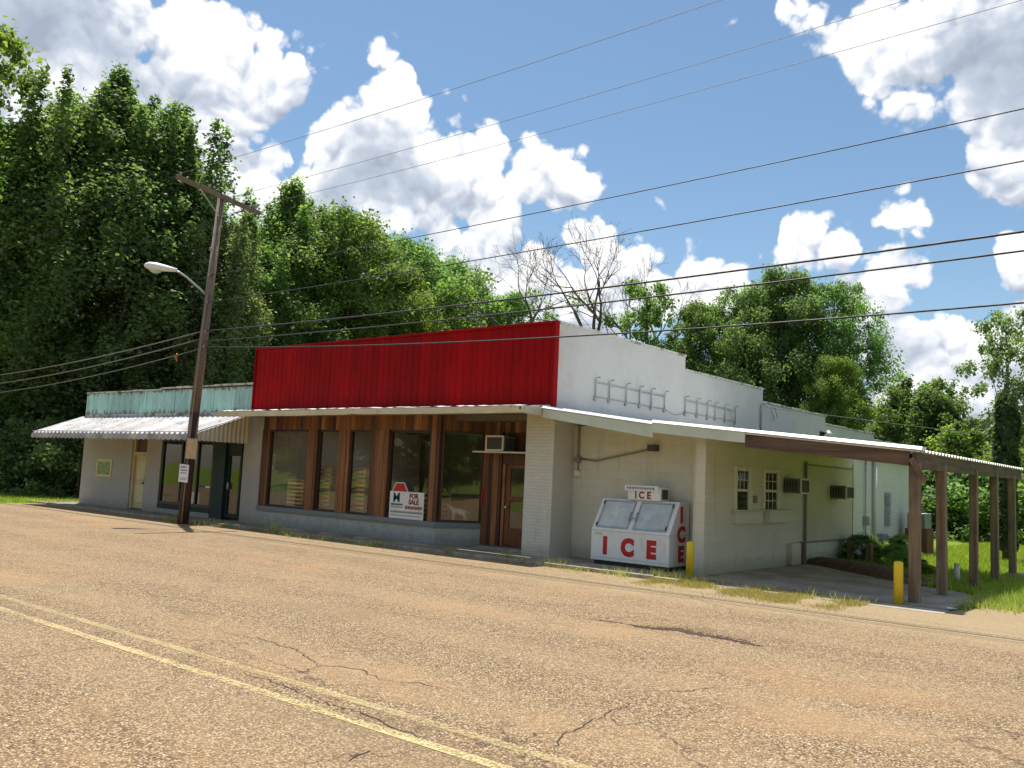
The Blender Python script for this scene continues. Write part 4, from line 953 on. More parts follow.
tag(MB().tube([(-12.3,y,5.03),(-12.32,y-.03,4.93),(-12.28,y,4.80)], [.02,.05,.025], 6).build('wire_marker', M['orange']), 'faded orange marker hanging on the cable just left of the pole', 'marker')
tag(MB().tube([(.98,11.3,4.35),(3.5,18,4.25),(6,28,4.3),(9,40,4.6)], .012, 5).build('service_wire', M['wiregrey']), 'thin service wire leaving the mast on the side wall', 'wire')

# ------------------------------------------------------------------ foliage
def leafmat(name, dark, mid, light, trans=.35):
    m, nt, bs = newmat(name); out = nt.nodes['Material Output']
    at = nt.nodes.new('ShaderNodeAttribute'); at.attribute_name = 'tint'
    oi = nt.nodes.new('ShaderNodeObjectInfo')
    c = ramp(nt, at.outputs['Fac'], [(.0, dark), (.5, mid), (1, light)]).outputs[0]
    h = nt.nodes.new('ShaderNodeHueSaturation'); L(nt, maprange(nt, oi.outputs['Random'], 0, 1, .475, .515, False), h.inputs['Hue'])
    L(nt, maprange(nt, oi.outputs['Random'], 0, 1, .8, 1.2, False), h.inputs['Value']); h.inputs['Saturation'].default_value = 1.0; L(nt, c, h.inputs['Color'])
    L(nt, h.outputs[0], bs.inputs['Base Color']); bs.inputs['Roughness'].default_value = .55; bs.inputs['Specular IOR Level'].default_value = .35
    t = nt.nodes.new('ShaderNodeBsdfTranslucent'); tc = mixc(nt, 1.0, h.outputs[0], (1.5,1.75,.8), 'MULTIPLY'); L(nt, tc, t.inputs[0])
    mx = nt.nodes.new('ShaderNodeMixShader'); mx.inputs[0].default_value = trans; L(nt, bs.outputs[0], mx.inputs[1]); L(nt, t.outputs[0], mx.inputs[2]); L(nt, mx.outputs[0], out.inputs[0]); return m
M['leafA'] = leafmat('deep_green_leaves', (.06,.10,.04), (.135,.20,.08), (.27,.36,.16), .55)
M['leafB'] = leafmat('mid_green_leaves', (.065,.115,.04), (.145,.23,.075), (.29,.39,.15), .55)
M['leafC'] = leafmat('yellow_green_leaves', (.08,.13,.03), (.175,.26,.06), (.34,.43,.14), .55)
M['leafD'] = leafmat('olive_leaves', (.075,.10,.05), (.165,.205,.10), (.33,.37,.20), .55)
M['bark'] = woodmat('bark', (.05,.038,.028), (.15,.12,.095), 'Z', .9)
M['deadbark'] = woodmat('dead_bark', (.07,.055,.045), (.20,.165,.14), 'Z', .9)
M['grass'] = leafmat('lawn_grass_blades', (.16,.21,.03), (.31,.36,.06), (.50,.49,.13), .45)
M['drygrass'] = leafmat('dry_grass_blades', (.20,.19,.05), (.42,.36,.12), (.62,.52,.22), .3)
M['weed'] = leafmat('weed_leaves', (.15,.17,.035), (.36,.35,.11), (.62,.56,.27), .35)

def leaf_mesh(name, C, Nn, size, tint, mat, rng, aspect=1.5):
    n = len(C)
    t = rng.normal(size=(n,3)); t -= Nn*(t*Nn).sum(1)[:,None]; t /= np.linalg.norm(t, axis=1)[:,None]+1e-9; b = np.cross(Nn, t)
    s = size*rng.uniform(.5,1.6,(n,1)); a = s*.5*aspect**.5; w = s*.5/aspect**.5
    fold = Nn*s*.12
    V = np.stack([C-t*a, C-b*w+fold, C+t*a, C+b*w+fold], 1).reshape(-1,3).astype(np.float32)
    return quad_mesh(name, V, n, tint, mat)
def quad_mesh(name, V, n, tint, mat):
    me = bpy.data.meshes.new(name); me.vertices.add(4*n); me.vertices.foreach_set('co', V.ravel())
    me.loops.add(4*n); me.loops.foreach_set('vertex_index', np.arange(4*n, dtype=np.int32))
    me.polygons.add(n); me.polygons.foreach_set('loop_start', np.arange(0, 4*n, 4, dtype=np.int32))
    try: me.polygons.foreach_set('loop_total', np.full(n, 4, dtype=np.int32))
    except Exception: pass
    me.update(calc_edges=True)
    at = me.attributes.new('tint', 'FLOAT', 'FACE'); at.data.foreach_set('value', tint.astype(np.float32))
    me.materials.append(mat); return me
def mesh_obj(name, me, parent=None):
    o = bpy.data.objects.new(name, me); COL.objects.link(o); o.parent = parent; return o

ELONG = dict(poplar=(.72,1.45), oak=(1.0,.8), loose=(.9,.9), young=(.85,1.05), shrub=(1,.85))
def tree_proto(kind, seed):
    """returns (trunk mesh, crown mesh builder data) for a tree of its own natural height"""
    rng = np.random.default_rng(seed); rr = random.Random(seed)
    P = dict(
        poplar=dict(H=20, R=4.3, base=.08, ncl=400, lpc=400, cr=(.5,1.15), ls=.135, spire=12, low=.75),
        oak=dict(H=17, R=5.6, base=.10, ncl=330, lpc=430, cr=(.6,1.3), ls=.14, spire=0, low=.7),
        loose=dict(H=14, R=4.6, base=.18, ncl=150, lpc=260, cr=(.4,1.0), ls=.155, spire=0, low=.6),
        young=dict(H=8, R=2.6, base=.06, ncl=100, lpc=280, cr=(.4,.8), ls=.15, spire=2, low=.8),
        shrub=dict(H=3.4, R=2.3, base=.0, ncl=60, lpc=210, cr=(.35,.7), ls=.13, spire=0, low=.95),
    )[kind]
    H, Rr = P['H'], P['R']; cl = []
    lobes = [(rng.uniform(0, 2*math.pi), rng.uniform(.25,.95), rng.uniform(.75,1.2)) for _ in range(9)]
    def prof(t):                     # radius profile 0..1 along the height
        if kind == 'poplar': return (math.sin(math.pi*min(1,(t*.92+.12)))**.65)*(1 if t < .75 else 1-.35*(t-.75)/.25)
        if kind == 'shrub': return math.sqrt(max(0, 1-(t*.95)**2))
        if kind == 'young': return max(.12, math.sin(math.pi*(t*.85+.15))**.7)
        return max(.1, math.sin(math.pi*(t*.82+.14))**.6)
    for i in range(P['ncl']):
        t = rng.uniform(0,1)**.85; ang = rng.uniform(0, 2*math.pi)
        rad = prof(t)*Rr
        for la, lt, ls_ in lobes:
            dd = math.cos(ang-la); 
            if dd > .3 and abs(t-lt) < .28: rad *= 1+(ls_-1)*(dd-.3)*1.2
        q = rng.uniform(.0,1)**.42 if rng.uniform() < .85 else rng.uniform(0,.7)
        z = H*(P['base']+(1-P['base'])*t)
        cl.append((math.cos(ang)*rad*q, math.sin(ang)*rad*q, z-P['cr'][1]*.4, rng.uniform(*P['cr'])*(1-.35*t)))
    for k in range(P['spire']):      # separate leading shoots that break the top outline
        a = rng.uniform(0, 2*math.pi); r0 = Rr*rng.uniform(.15,.75); top = H*rng.uniform(.90,1.02)-r0*.45
        for j in range(6): cl.append((math.cos(a)*r0, math.sin(a)*r0, top-j*.75, .28+.13*j))
    C = []; Nn = []; T = []
    for (x, y, z, r) in cl:
        n = int(P['lpc']*(r/P['cr'][1])**1.3*rng.uniform(.6,1.15))+20
        d = rng.normal(size=(n,3)); d /= np.linalg.norm(d, axis=1)[:,None]
        rad = r*(rng.uniform(0,1,(n,1))**.5)*rng.choice([1,1,1.25,1.6], (n,1))
        ex, ez = ELONG[kind]; out_ = np.array([x,y,0])/(math.hypot(x,y)+.3); st_ = rng.uniform(.7,1.5)
        c = np.array([x,y,z])+d*rad*np.array([ex,ex,ez*rng.uniform(.75,1.25)]); c += out_*(d@out_)[:,None]*rad*(st_-1)*.8
        nn_ = d*.55+np.array([0,0,.55])+rng.normal(size=(n,3))*.55; nn_ /= np.linalg.norm(nn_, axis=1)[:,None]
        tv = np.clip(rng.normal(.50,.18)+rng.normal(size=n)*.14, 0, 1)
        C.append(c); Nn.append(nn_); T.append(tv)
    C = np.concatenate(C); Nn = np.concatenate(Nn); T = np.concatenate(T)
    me = (C, Nn, P['ls'], T, rng)
    # trunk and limbs
    tm = MB(); r0 = H*.016 if kind != 'shrub' else .05
    bx, by = rr.uniform(-.3,.3), rr.uniform(-.3,.3)
    axis = [(0,0,-.3),(bx*.3,by*.3,H*.2),(bx,by,H*.5),(bx*1.3,by*.6,H*.75),(bx,by,H*.95)]
    tm.tube(axis, [r0*1.25,r0,r0*.7,r0*.4,r0*.1], 8)
    big = sorted(cl, key=lambda c: -c[3])[:26 if kind != 'shrub' else 8]
    for (x, y, z, r) in big:
        s = max(.12, min(.85, (z/H)-.22)); k = s*4; sx = bx*s; sy = by*s; h0 = s*H*.95
        tm.tube([(sx,sy,h0),(sx+(x-sx)*.45, sy+(y-sy)*.45, h0+(z-h0)*.35),(x,y,z)], [r0*.42*(1-s*.5),r0*.25*(1-s*.5),.02], 5)
    return tm, me
PROTO = {}
def proto(kind, seed, leaf):
    key = (kind, seed, leaf)
    if key not in PROTO:
        k2 = (kind, seed)
        if k2 not in PROTO: PROTO[k2] = tree_proto(kind, seed)
        tm, (C_, N_, ls, T_, rng) = PROTO[k2]
        cm = leaf_mesh('crown', C_, N_, ls, T_, M[leaf], np.random.default_rng(seed+99))
        tk = bpy.data.meshes.new('trunk'); tk.from_pydata(tm.v, [], tm.f); tk.polygons.foreach_set('use_smooth', tm.sm); tk.materials.append(M['bark'])
        PROTO[key] = (tk, cm)
    return PROTO[key]
HN = dict(poplar=20, oak=17, loose=14, young=8, shrub=3.4)
def tree(name, kind, seed, leaf, x, y, h, label, cat='tree', group=None, rz=None, wide=1.0):
    tk, cm = proto(kind, seed, leaf); s = h/HN[kind]
    t = thing(name, label, cat, (x, y, -.07), group, rnd.uniform(0, 6.28) if rz is None else rz); t.scale = (s*wide, s*wide, s)
    mesh_obj('trunk' if kind != 'shrub' else 'stem', tk, t); mesh_obj('crown' if kind != 'shrub' else 'foliage', cm, t); return t
G1 = 'tall trees behind the small shop'; G2 = 'trees behind the long store'; G3 = 'trees behind the carport'; G4 = 'trees across the street'; G5 = 'bushes under the tall trees'
for a in [
 ('broadleaf_tree','oak',3,'leafC',-37.5,1.5,19.5,'bright green broad tree low at the left edge of the photo beside the road',G1,1.0),
 ('broadleaf_tree','loose',5,'leafC',-38.8,-.2,25.5,'yellow-green tree whose leafy branches reach into the top left corner of the photo',G1,.8),
 ('tall_tree','poplar',1,'leafA',-35.9,4.0,21.0,'tall dark green tree second from the left edge',G1,1.15),
 ('tall_tree','poplar',2,'leafA',-33.0,5.2,22.3,'highest of the tall slender trees, left of the street lamp',G1,1.25),
 ('tall_tree','poplar',1,'leafA',-31.2,7.2,20.3,'tall slender tree with a feathery top just left of the lamp head',G1,1.2),
 ('tall_tree','poplar',2,'leafD',-29.0,8.8,15.6,'olive tall tree directly above the lamp head',G1,1.15),
 ('tall_tree','poplar',1,'leafA',-35.2,11.5,17.0,'tall tree behind the utility pole crossarm, left side',G1,1.1),
 ('tall_tree','poplar',2,'leafB',-32.0,13.0,16.3,'mid green tree right behind the utility pole top',G1,1.2),
 ('tall_tree','poplar',1,'leafB',-32.5,16.5,19.3,'mid green tree just right of the utility pole top',G1,1.2),
 ('broadleaf_tree','oak',3,'leafB',-31.5,19.5,18.6,'broad bright green tree above the left end of the red front',G1,1.0),
 ('broadleaf_tree','oak',4,'leafC',-30.0,23.5,15.5,'lower yellow-green tree above the red front, left part',G1,.85),
 ('broadleaf_tree','oak',4,'leafA',-37.3,24.5,20.0,'dark round tree behind the red front, farther back',G2,1.0),
 ('broadleaf_tree','oak',3,'leafA',-35.5,28.5,19.4,'dark domed tree above the middle of the red front',G2,.95),
 ('broadleaf_tree','oak',4,'leafB',-37.0,33.5,19.2,'green round tree above the red front right of the middle',G2,.95),
 ('broadleaf_tree','oak',3,'leafA',-34.0,34.0,16.9,'rounded green tree left of the bare tree',G2,.9),
 ('broadleaf_tree','oak',4,'leafB',-30.5,35.0,15.8,'green tree directly left of the first bare tree',G2,.8),
 ('broadleaf_tree','oak',3,'leafB',-26.9,38.0,13.4,'low green tree behind the bare trees',G2,.8),
 ('broadleaf_tree','loose',5,'leafB',-19.4,37.0,16.2,'open-crowned green tree just right of the bare trees',G2,.8),
 ('broadleaf_tree','oak',4,'leafB',-16.4,39.0,14.6,'green tree above the first step of the white parapet',G2,.8),
 ('broadleaf_tree','oak',3,'leafA',-13.7,40.5,15.8,'dense dark tree above the second step of the white parapet',G2,.85),
 ('broadleaf_tree','oak',4,'leafA',-10.9,41.0,16.7,'tallest dark tree behind the white stepped wall',G2,.85),
 ('broadleaf_tree','oak',3,'leafA',-8.3,43.0,16.2,'dark tree at the right end of the group behind the stepped wall',G2,.8),
 ('broadleaf_tree','oak',4,'leafC',-6.7,38.5,10.2,'smaller bright green tree above the end of the stepped wall',G2,.7),
 ('broadleaf_tree','oak',3,'leafA',-14.5,46.0,14.5,'dark tree half hidden behind the dense group on the parapet',G2,1.0),
 ('young_tree','young',6,'leafB',-1.3,34.5,8.2,'young bright green tree standing in the gap above the carport roof',G3,.95),
 ('young_tree','young',7,'leafB',.4,33.0,8.0,'young tree with arching top right of the sky gap',G3,.9),
 ('broadleaf_tree','loose',8,'leafD',3.4,35.5,11.8,'tall olive tree at the right edge beyond the carport',G3,.85),
 ('broadleaf_tree','loose',5,'leafD',6.2,35.5,12.2,'olive tree cut by the right edge of the photo',G3,.85),
 ('young_tree','young',6,'leafC',2.4,29.5,5.4,'yellow-green sapling behind the carport posts',G3,1.1),
 ('young_tree','young',7,'leafC',4.6,30.5,5.6,'light green sapling next to the vine-covered trunk',G3,1.1),
 ('young_tree','young',7,'leafA',-4.9,41.5,7.0,'small dark tree low in the sky gap',G3,1.2),
 ('young_tree','young',6,'leafA',-2.3,46,7.4,'small dark tree far behind the sky gap',G3,1.5),
 ('young_tree','young',6,'leafB',8.4,32,6.5,'small green tree behind the second vine-covered trunk',G3,1.2),
]:
    nm, kd, sd, lf, x, y, h, lb, g, wd = a
    tree(nm, kd, sd, lf, x, y, h, lb, 'tree', g, None, wd)
# a second line of tall trees farther back that closes the wood
back = [(-46,8,19),(-44,16,20),(-45,24,20),(-46,34,20),(-41,42,17),(-33,46,14),(-24,49,11),(-52,0,20),(-48,-1,20),(-20,52,12),(-12,54,10),(-2,56,7),(6,50,8),(10,44,9),(13,38,10)]
for i, (x, y, h) in enumerate(back):
    tree('broadleaf_tree', 'oak', 3+i % 2, 'leafA', x, y, h, 'dark tree of the wood farther back, mostly hidden by nearer trees', 'tree', 'hidden trees farther back in the wood', None, 1.1)
# bushes
rb = random.Random(31); i = 0
for (x, y, h) in [(-26.5,2.0,3.2),(-29.5,1.2,3.6),(-33,1.0,3.4),(-37,.2,4.0),(-41,.8,3.6),(-25,5,4.2),(-28,5.5,4.6),(-31.5,4,4.5),(-24.5,8.5,4.5),(-35,3,5.0),(-40,3.5,5.0),(-44,2,4.5)]:
    tree('bush', 'shrub', 9+i % 2, 'leafA', x, y, h, 'dark bush under the tall trees left of the small shop', 'bush', G5, None, 1.1); i += 1
for (x, y, h, lf) in [(-.5,30.5,3.0,'leafA'),(1.5,28.5,3.2,'leafA'),(3.6,26.5,3.2,'leafA'),(5.2,26,3.0,'leafC'),(7.0,25.5,3.4,'leafB'),(8.8,25,3.4,'leafC'),(10.8,24.5,3.8,'leafB'),(5.0,29,4.2,'leafC'),(7.6,28.5,4.4,'leafC'),(2.6,31,4.2,'leafA'),(.2,33,4.0,'leafA'),(10,28,4.6,'leafA'),(12.5,25,4.4,'leafA'),(14,22,4,'leafB')]:
    tree('bush', 'shrub', 9+i % 2, lf, x, y, h, 'leafy bush in the thicket at the back of the lawn', 'bush', 'bushes at the back of the lawn', None, 1.15); i += 1
# weeds by the stub posts
for (x, y, h) in [(5.05,7.9,.75),(5.2,8.6,.6),(5.9,7.6,.55),(6.3,6.9,.45),(5.15,10.6,.6),(5.0,11.4,.7),(6.9,6.2,.35),(7.3,5.4,.30)]:
    tree('weed_clump', 'shrub', 9+i % 2, 'leafC' if i % 2 else 'leafB', x, y, h, 'leafy green weed clump by the stub posts and white wall', 'weed', 'leafy weeds by the stub posts', None, 1.3); i += 1
# across the street (mirrored in shop windows; nearest ones added to darken the panes)
for (x, y, h) in [(-45,-31,15),(-55,-36,16),(36,-25,13),(44,-30,14),(60,-28,14),(-30,-38,13),(-20,-44,14),(-9,-40,11),(3,-46,14),(14,-42,12),(26,-45,14),(38,-40,12),(-44,-40,14)]:
    tree('broadleaf_tree', 'oak', 3, 'leafB', x, y, h, 'tree across the street mirrored in the shop windows', 'tree', G4, None, 1.1)

# vine covered trunks
def vine_trunk(x, y, h, r, label, seed):
    rng = np.random.default_rng(seed); n = int(5200*h/5)
    z = rng.uniform(0.3, h, n); a = rng.uniform(0, 2*math.pi, n); bulge = 1+.22*np.sin(z*2.1+a*2)+.15*np.sin(z*5+a*3)
    taper = np.where(z > h-.5, np.sqrt(np.clip(1-((z-h+.5)/.5)**2, 0.05, 1)), 1)*np.clip(.6+z/h*.6, .6, 1)
    rad = r*bulge*taper*rng.uniform(.75,1.1,n); C_ = np.stack([np.cos(a)*rad, np.sin(a)*rad, z], 1)
    N_ = np.stack([np.cos(a), np.sin(a), np.full(n,.5)], 1)+rng.normal(size=(n,3))*.4; N_ /= np.linalg.norm(N_, axis=1)[:,None]
    t = thing('vine_covered_trunk', label, 'trunk', (x, y, 0), 'vine-covered trunks')
    mesh_obj('vine', leaf_mesh('vine', C_, N_, .13, np.clip(rng.normal(.25,.2,n),0,1), M['leafA'], rng), t)
    MB().tube([(0,0,-.2),(.03,0,h*.5),(0,.03,h-.15)], [.17,.15,.12], 10).build('trunk', M['bark'], t, world=False)
vine_trunk(7.4,13.4,4.95,.27,'tall broken trunk wrapped in green vines behind the carport',3)
vine_trunk(8.35,15.3,3.95,.30,'shorter vine-wrapped trunk at the right edge of the photo',4)

# dead trees
def dead_tree(x, y, h, label, seed, leafy=False, rz=0):
    rr = random.Random(seed); m = MB(); tips = []
    def grow(p, d, ln, r, depth):
        pts = [p]; rs = [r]; n = 4
        q = np.array(p, float); dv = np.array(d, float)
        for i in range(n):
            dv = dv+np.array([rr.gauss(0,.16), rr.gauss(0,.16), rr.gauss(.05,.10)]); dv /= np.linalg.norm(dv)
            q = q+dv*ln/n; pts.append(tuple(q)); rs.append(max(.010, r*(1-.30*(i+1)/n)))
        m.tube(pts, rs, 6 if r > .05 else 4, cap=False)
        if depth == 0: tips.append(tuple(q)); return
        k = rr.choice([2,3,3])
        for i in range(k):
            j = rr.randint(2, n) if i else n; s = np.array(pts[j]); ang = rr.uniform(0, 2*math.pi); sp = rr.uniform(.45,.95) if i else rr.uniform(.1,.4)
            u = np.cross(dv, [math.cos(ang), math.sin(ang), .2]); u /= np.linalg.norm(u)+1e-9
            nd = dv*math.cos(sp)+u*math.sin(sp); grow(tuple(s), nd, ln*rr.uniform(.62,.85), rs[j]*rr.uniform(.62,.82), depth-1)
    tr = h*.56; m.tube([(0,0,-.2),(.15,.1,tr*.5),(.0,.2,tr)], [h*.016,h*.013,h*.011], 9)
    for k in range(3):
        a = k*2.1+rr.uniform(-.4,.4)+rz; grow((0,.2,tr), (math.cos(a)*.65, math.sin(a)*.65, .9), h*.17, h*.0078, 5)
    t = thing('bare_tree', label, 'tree', (x, y, -.07), 'bare dead trees')
    m.build('branches', M['deadbark'], t, world=False)
    if leafy:
        rng = np.random.default_rng(seed); C_ = []
        for p in tips:
            if p[2] < h*.86 and rng.uniform() < .55: C_.append(np.array(p)+rng.normal(size=(26,3))*.32)
        C_ = np.concatenate(C_); n = len(C_); N_ = rng.normal(size=(n,3))+[0,0,1]; N_ /= np.linalg.norm(N_, axis=1)[:,None]
        mesh_obj('sparse_leaves', leaf_mesh('sparse_leaves', C_, N_, .2, np.clip(rng.normal(.6,.2,n),0,1), M['leafB'], rng), t)
dead_tree(-26.3,32.2,18.0,'half-bare tree with sparse leaves behind the corner of the red front',5,True)
dead_tree(-22.4,34.6,19.0,'bare dead tree forking in two above the white wall corner',12)
dead_tree(-20.4,38.5,17.2,'thin bare tree standing of the forked dead tree',21)

# grass and weeds (blades)
def blades(name, xy, h, w, mat, seed, lean=.5, z0=-.06):
    rng = np.random.default_rng(seed); n = len(xy); a = rng.uniform(0, 2*math.pi, n); b = rng.uniform(0, 2*math.pi, n)
    hh = (h*rng.uniform(.45,1.25,n))[:,None] if np.isscalar(h) else (h*rng.uniform(.6,1.2,n))[:,None]
    base = np.column_stack([xy, np.full(n, z0) if np.isscalar(z0) else z0]); s = np.stack([np.cos(a), np.sin(a), np.zeros(n)], 1)*w*.5
    ln = np.stack([np.cos(b), np.sin(b), np.zeros(n)], 1)*lean*rng.uniform(.1,1,(n,1))*hh
    V = np.stack([base-s, base+s, base+ln+np.array([0,0,1])*hh+s*.15, base+ln+np.array([0,0,1])*hh-s*.15], 1).reshape(-1,3).astype(np.float32)
    tint = np.clip(rng.normal(.5,.2,n), 0, 1); return quad_mesh(name, V, n, tint, M[mat])
rng = np.random.default_rng(77)
def inside(x, y): return ~(((x < 9.0) & (x > 4.5) & (y < 2.7) & (y > -.6)) | ((x > 4.5) & (x < 7.4) & (y < 8.2-x*.6+.5)))
X_ = rng.uniform(4.6, 16, 120000); Y_ = rng.uniform(1.0, 27, 120000); k = inside(X_, Y_) & ((X_ > 9.1) | (Y_ > 2.6)) & (Y_ > 1.1+.12*np.clip(X_-9,0,9)); X_, Y_ = X_[k], Y_[k]
o = mesh_obj('lawn_grass', blades('lawn_grass', np.column_stack([X_, Y_]), .12, .022, 'grass', 1)); tag(o, 'bright green lawn grass behind the carport', 'grass', kind='stuff')
X_ = rng.uniform(-60, -22.3, 30000); Y_ = rng.uniform(-2.7, 1.5, 30000)
o = mesh_obj('verge_grass', blades('verge_grass', np.column_stack([X_, Y_]), .13, .03, 'grass', 2)); tag(o, 'grass verge under the trees left of the small shop', 'grass', kind='stuff')
# dry grass strip before the pad
X_ = rng.uniform(4.3, 10.5, 46000); base = -1.35-.25*np.clip((X_-4.6)/2,0,1); Y_ = base + rng.normal(.05, .42, len(X_)); pat = np.sin(X_*3.1)+np.sin(X_*7.3+1)+np.sin(Y_*5+X_*1.7)
k = (pat+rng.normal(0,.8,len(X_)) > .1) & (Y_ < -.5) & (X_ < 8.1); X_, Y_ = X_[k], Y_[k]
o = mesh_obj('dry_grass', blades('dry_grass', np.column_stack([X_, Y_]), .055, .010, 'drygrass', 3, 1.4, -.05)); tag(o, 'straw-coloured dry grass between the road and the carport pad', 'grass', kind='stuff')
X_ = rng.uniform(9.0, 16, 16000); Y_ = rng.uniform(-.6, 2.6, 16000); k = (Y_ > .1+.12*(X_-9)+rng.normal(0,.25,16000)); X_, Y_ = X_[k], Y_[k]
o = mesh_obj('corner_grass', blades('corner_grass', np.column_stack([X_, Y_]), .11, .014, 'weed', 4, .8)); tag(o, 'patchy yellow-green grass right of the carport pad', 'grass', kind='stuff')
# sparse sprigs growing along the kerb joint
X_ = rng.uniform(-22, 4.5, 2600); X_ = X_[(np.sin(X_*1.3)+np.sin(X_*3.7) + rng.normal(0,.6,len(X_))) > .9]; Y_ = -1.42+rng.normal(0,.05,len(X_))
o = mesh_obj('kerb_grass', blades('kerb_grass', np.column_stack([X_, Y_]), .09, .010, 'weed', 5, .9, -.05)); tag(o, 'short weeds growing in the joint along the kerb', 'grass', kind='stuff')
def tuft(x, y, h, n, label, seed, mat='weed', spread=.09):
    rng = np.random.default_rng(seed); me = blades('weed_tuft', rng.normal(0, spread*1.15, (n,2)), h*.72, .011, mat, seed, 1.2, 0.)
    o = mesh_obj('weed_tuft', me); o.location = (x, y, -.05); return tag(o, label, 'weed', 'weed tufts along the kerb')
for i, (x, y, h, n, s, lb) in enumerate([
 (-11.75,-1.75,.30,220,.16,'bright weed tuft at the foot of the utility pole'),
 (-11.0,-1.45,.24,160,.2,'low weeds right behind the utility pole at the kerb'),
 (-9.9,-1.46,.22,160,.25,'patch of weeds at the kerb below the pale pillar of the store'),
 (-8.3,-1.46,.22,80,.10,'small weed tuft at the kerb below the leftmost brown window'),
 (-7.5,-1.46,.55,90,.06,'tallest weed at the kerb, standing upright below the brown windows'),
 (-6.9,-1.46,.28,90,.12,'weed tuft just right of the tallest kerb weed'),
 (-6.0,-1.46,.20,180,.28,'spreading weed patch at the kerb below the third brown window'),
 (-5.0,-1.47,.16,150,.25,'low green weed patch at the kerb left of the FOR SALE sign'),
 (-3.5,-1.47,.20,220,.16,'bright green weed tuft at the kerb below the FOR SALE sign'),
 (-1.0,-1.3,.34,60,.07,'thin weed tuft at the kerb before the angled window'),
 (.35,-1.0,.30,90,.08,'dark weed tuft on the walk before the brown door'),
 (1.1,-1.25,.30,60,.08,'wispy weed tuft before the corner pillar'),
 (1.9,-1.25,.30,80,.12,'wispy weed tuft between the pillar and the ice freezer'),
 (2.6,-1.44,.14,150,.18,'low yellow-green patch at the kerb left of the ice freezer'),
 (3.5,-1.42,.22,150,.14,'pale weed tuft at the kerb under the red letters of the freezer'),
 (4.3,-.95,.26,170,.16,'dry weed tuft between the freezer and the yellow bollard'),
 (4.9,-1.1,.20,260,.28,'yellow-green grass patch at the foot of the bollard by the freezer'),
 (6.3,-1.15,.22,34,.16,'tall dry weed on the apron of the carport pad'),
 (7.4,-1.2,.24,38,.18,'dry seeding weed before the mulch strip'),
 (7.9,-1.1,.20,34,.14,'dry weed left of the bollard at the carport')]):
    tuft(x, y, h, n, lb, i+200, 'weed', s)

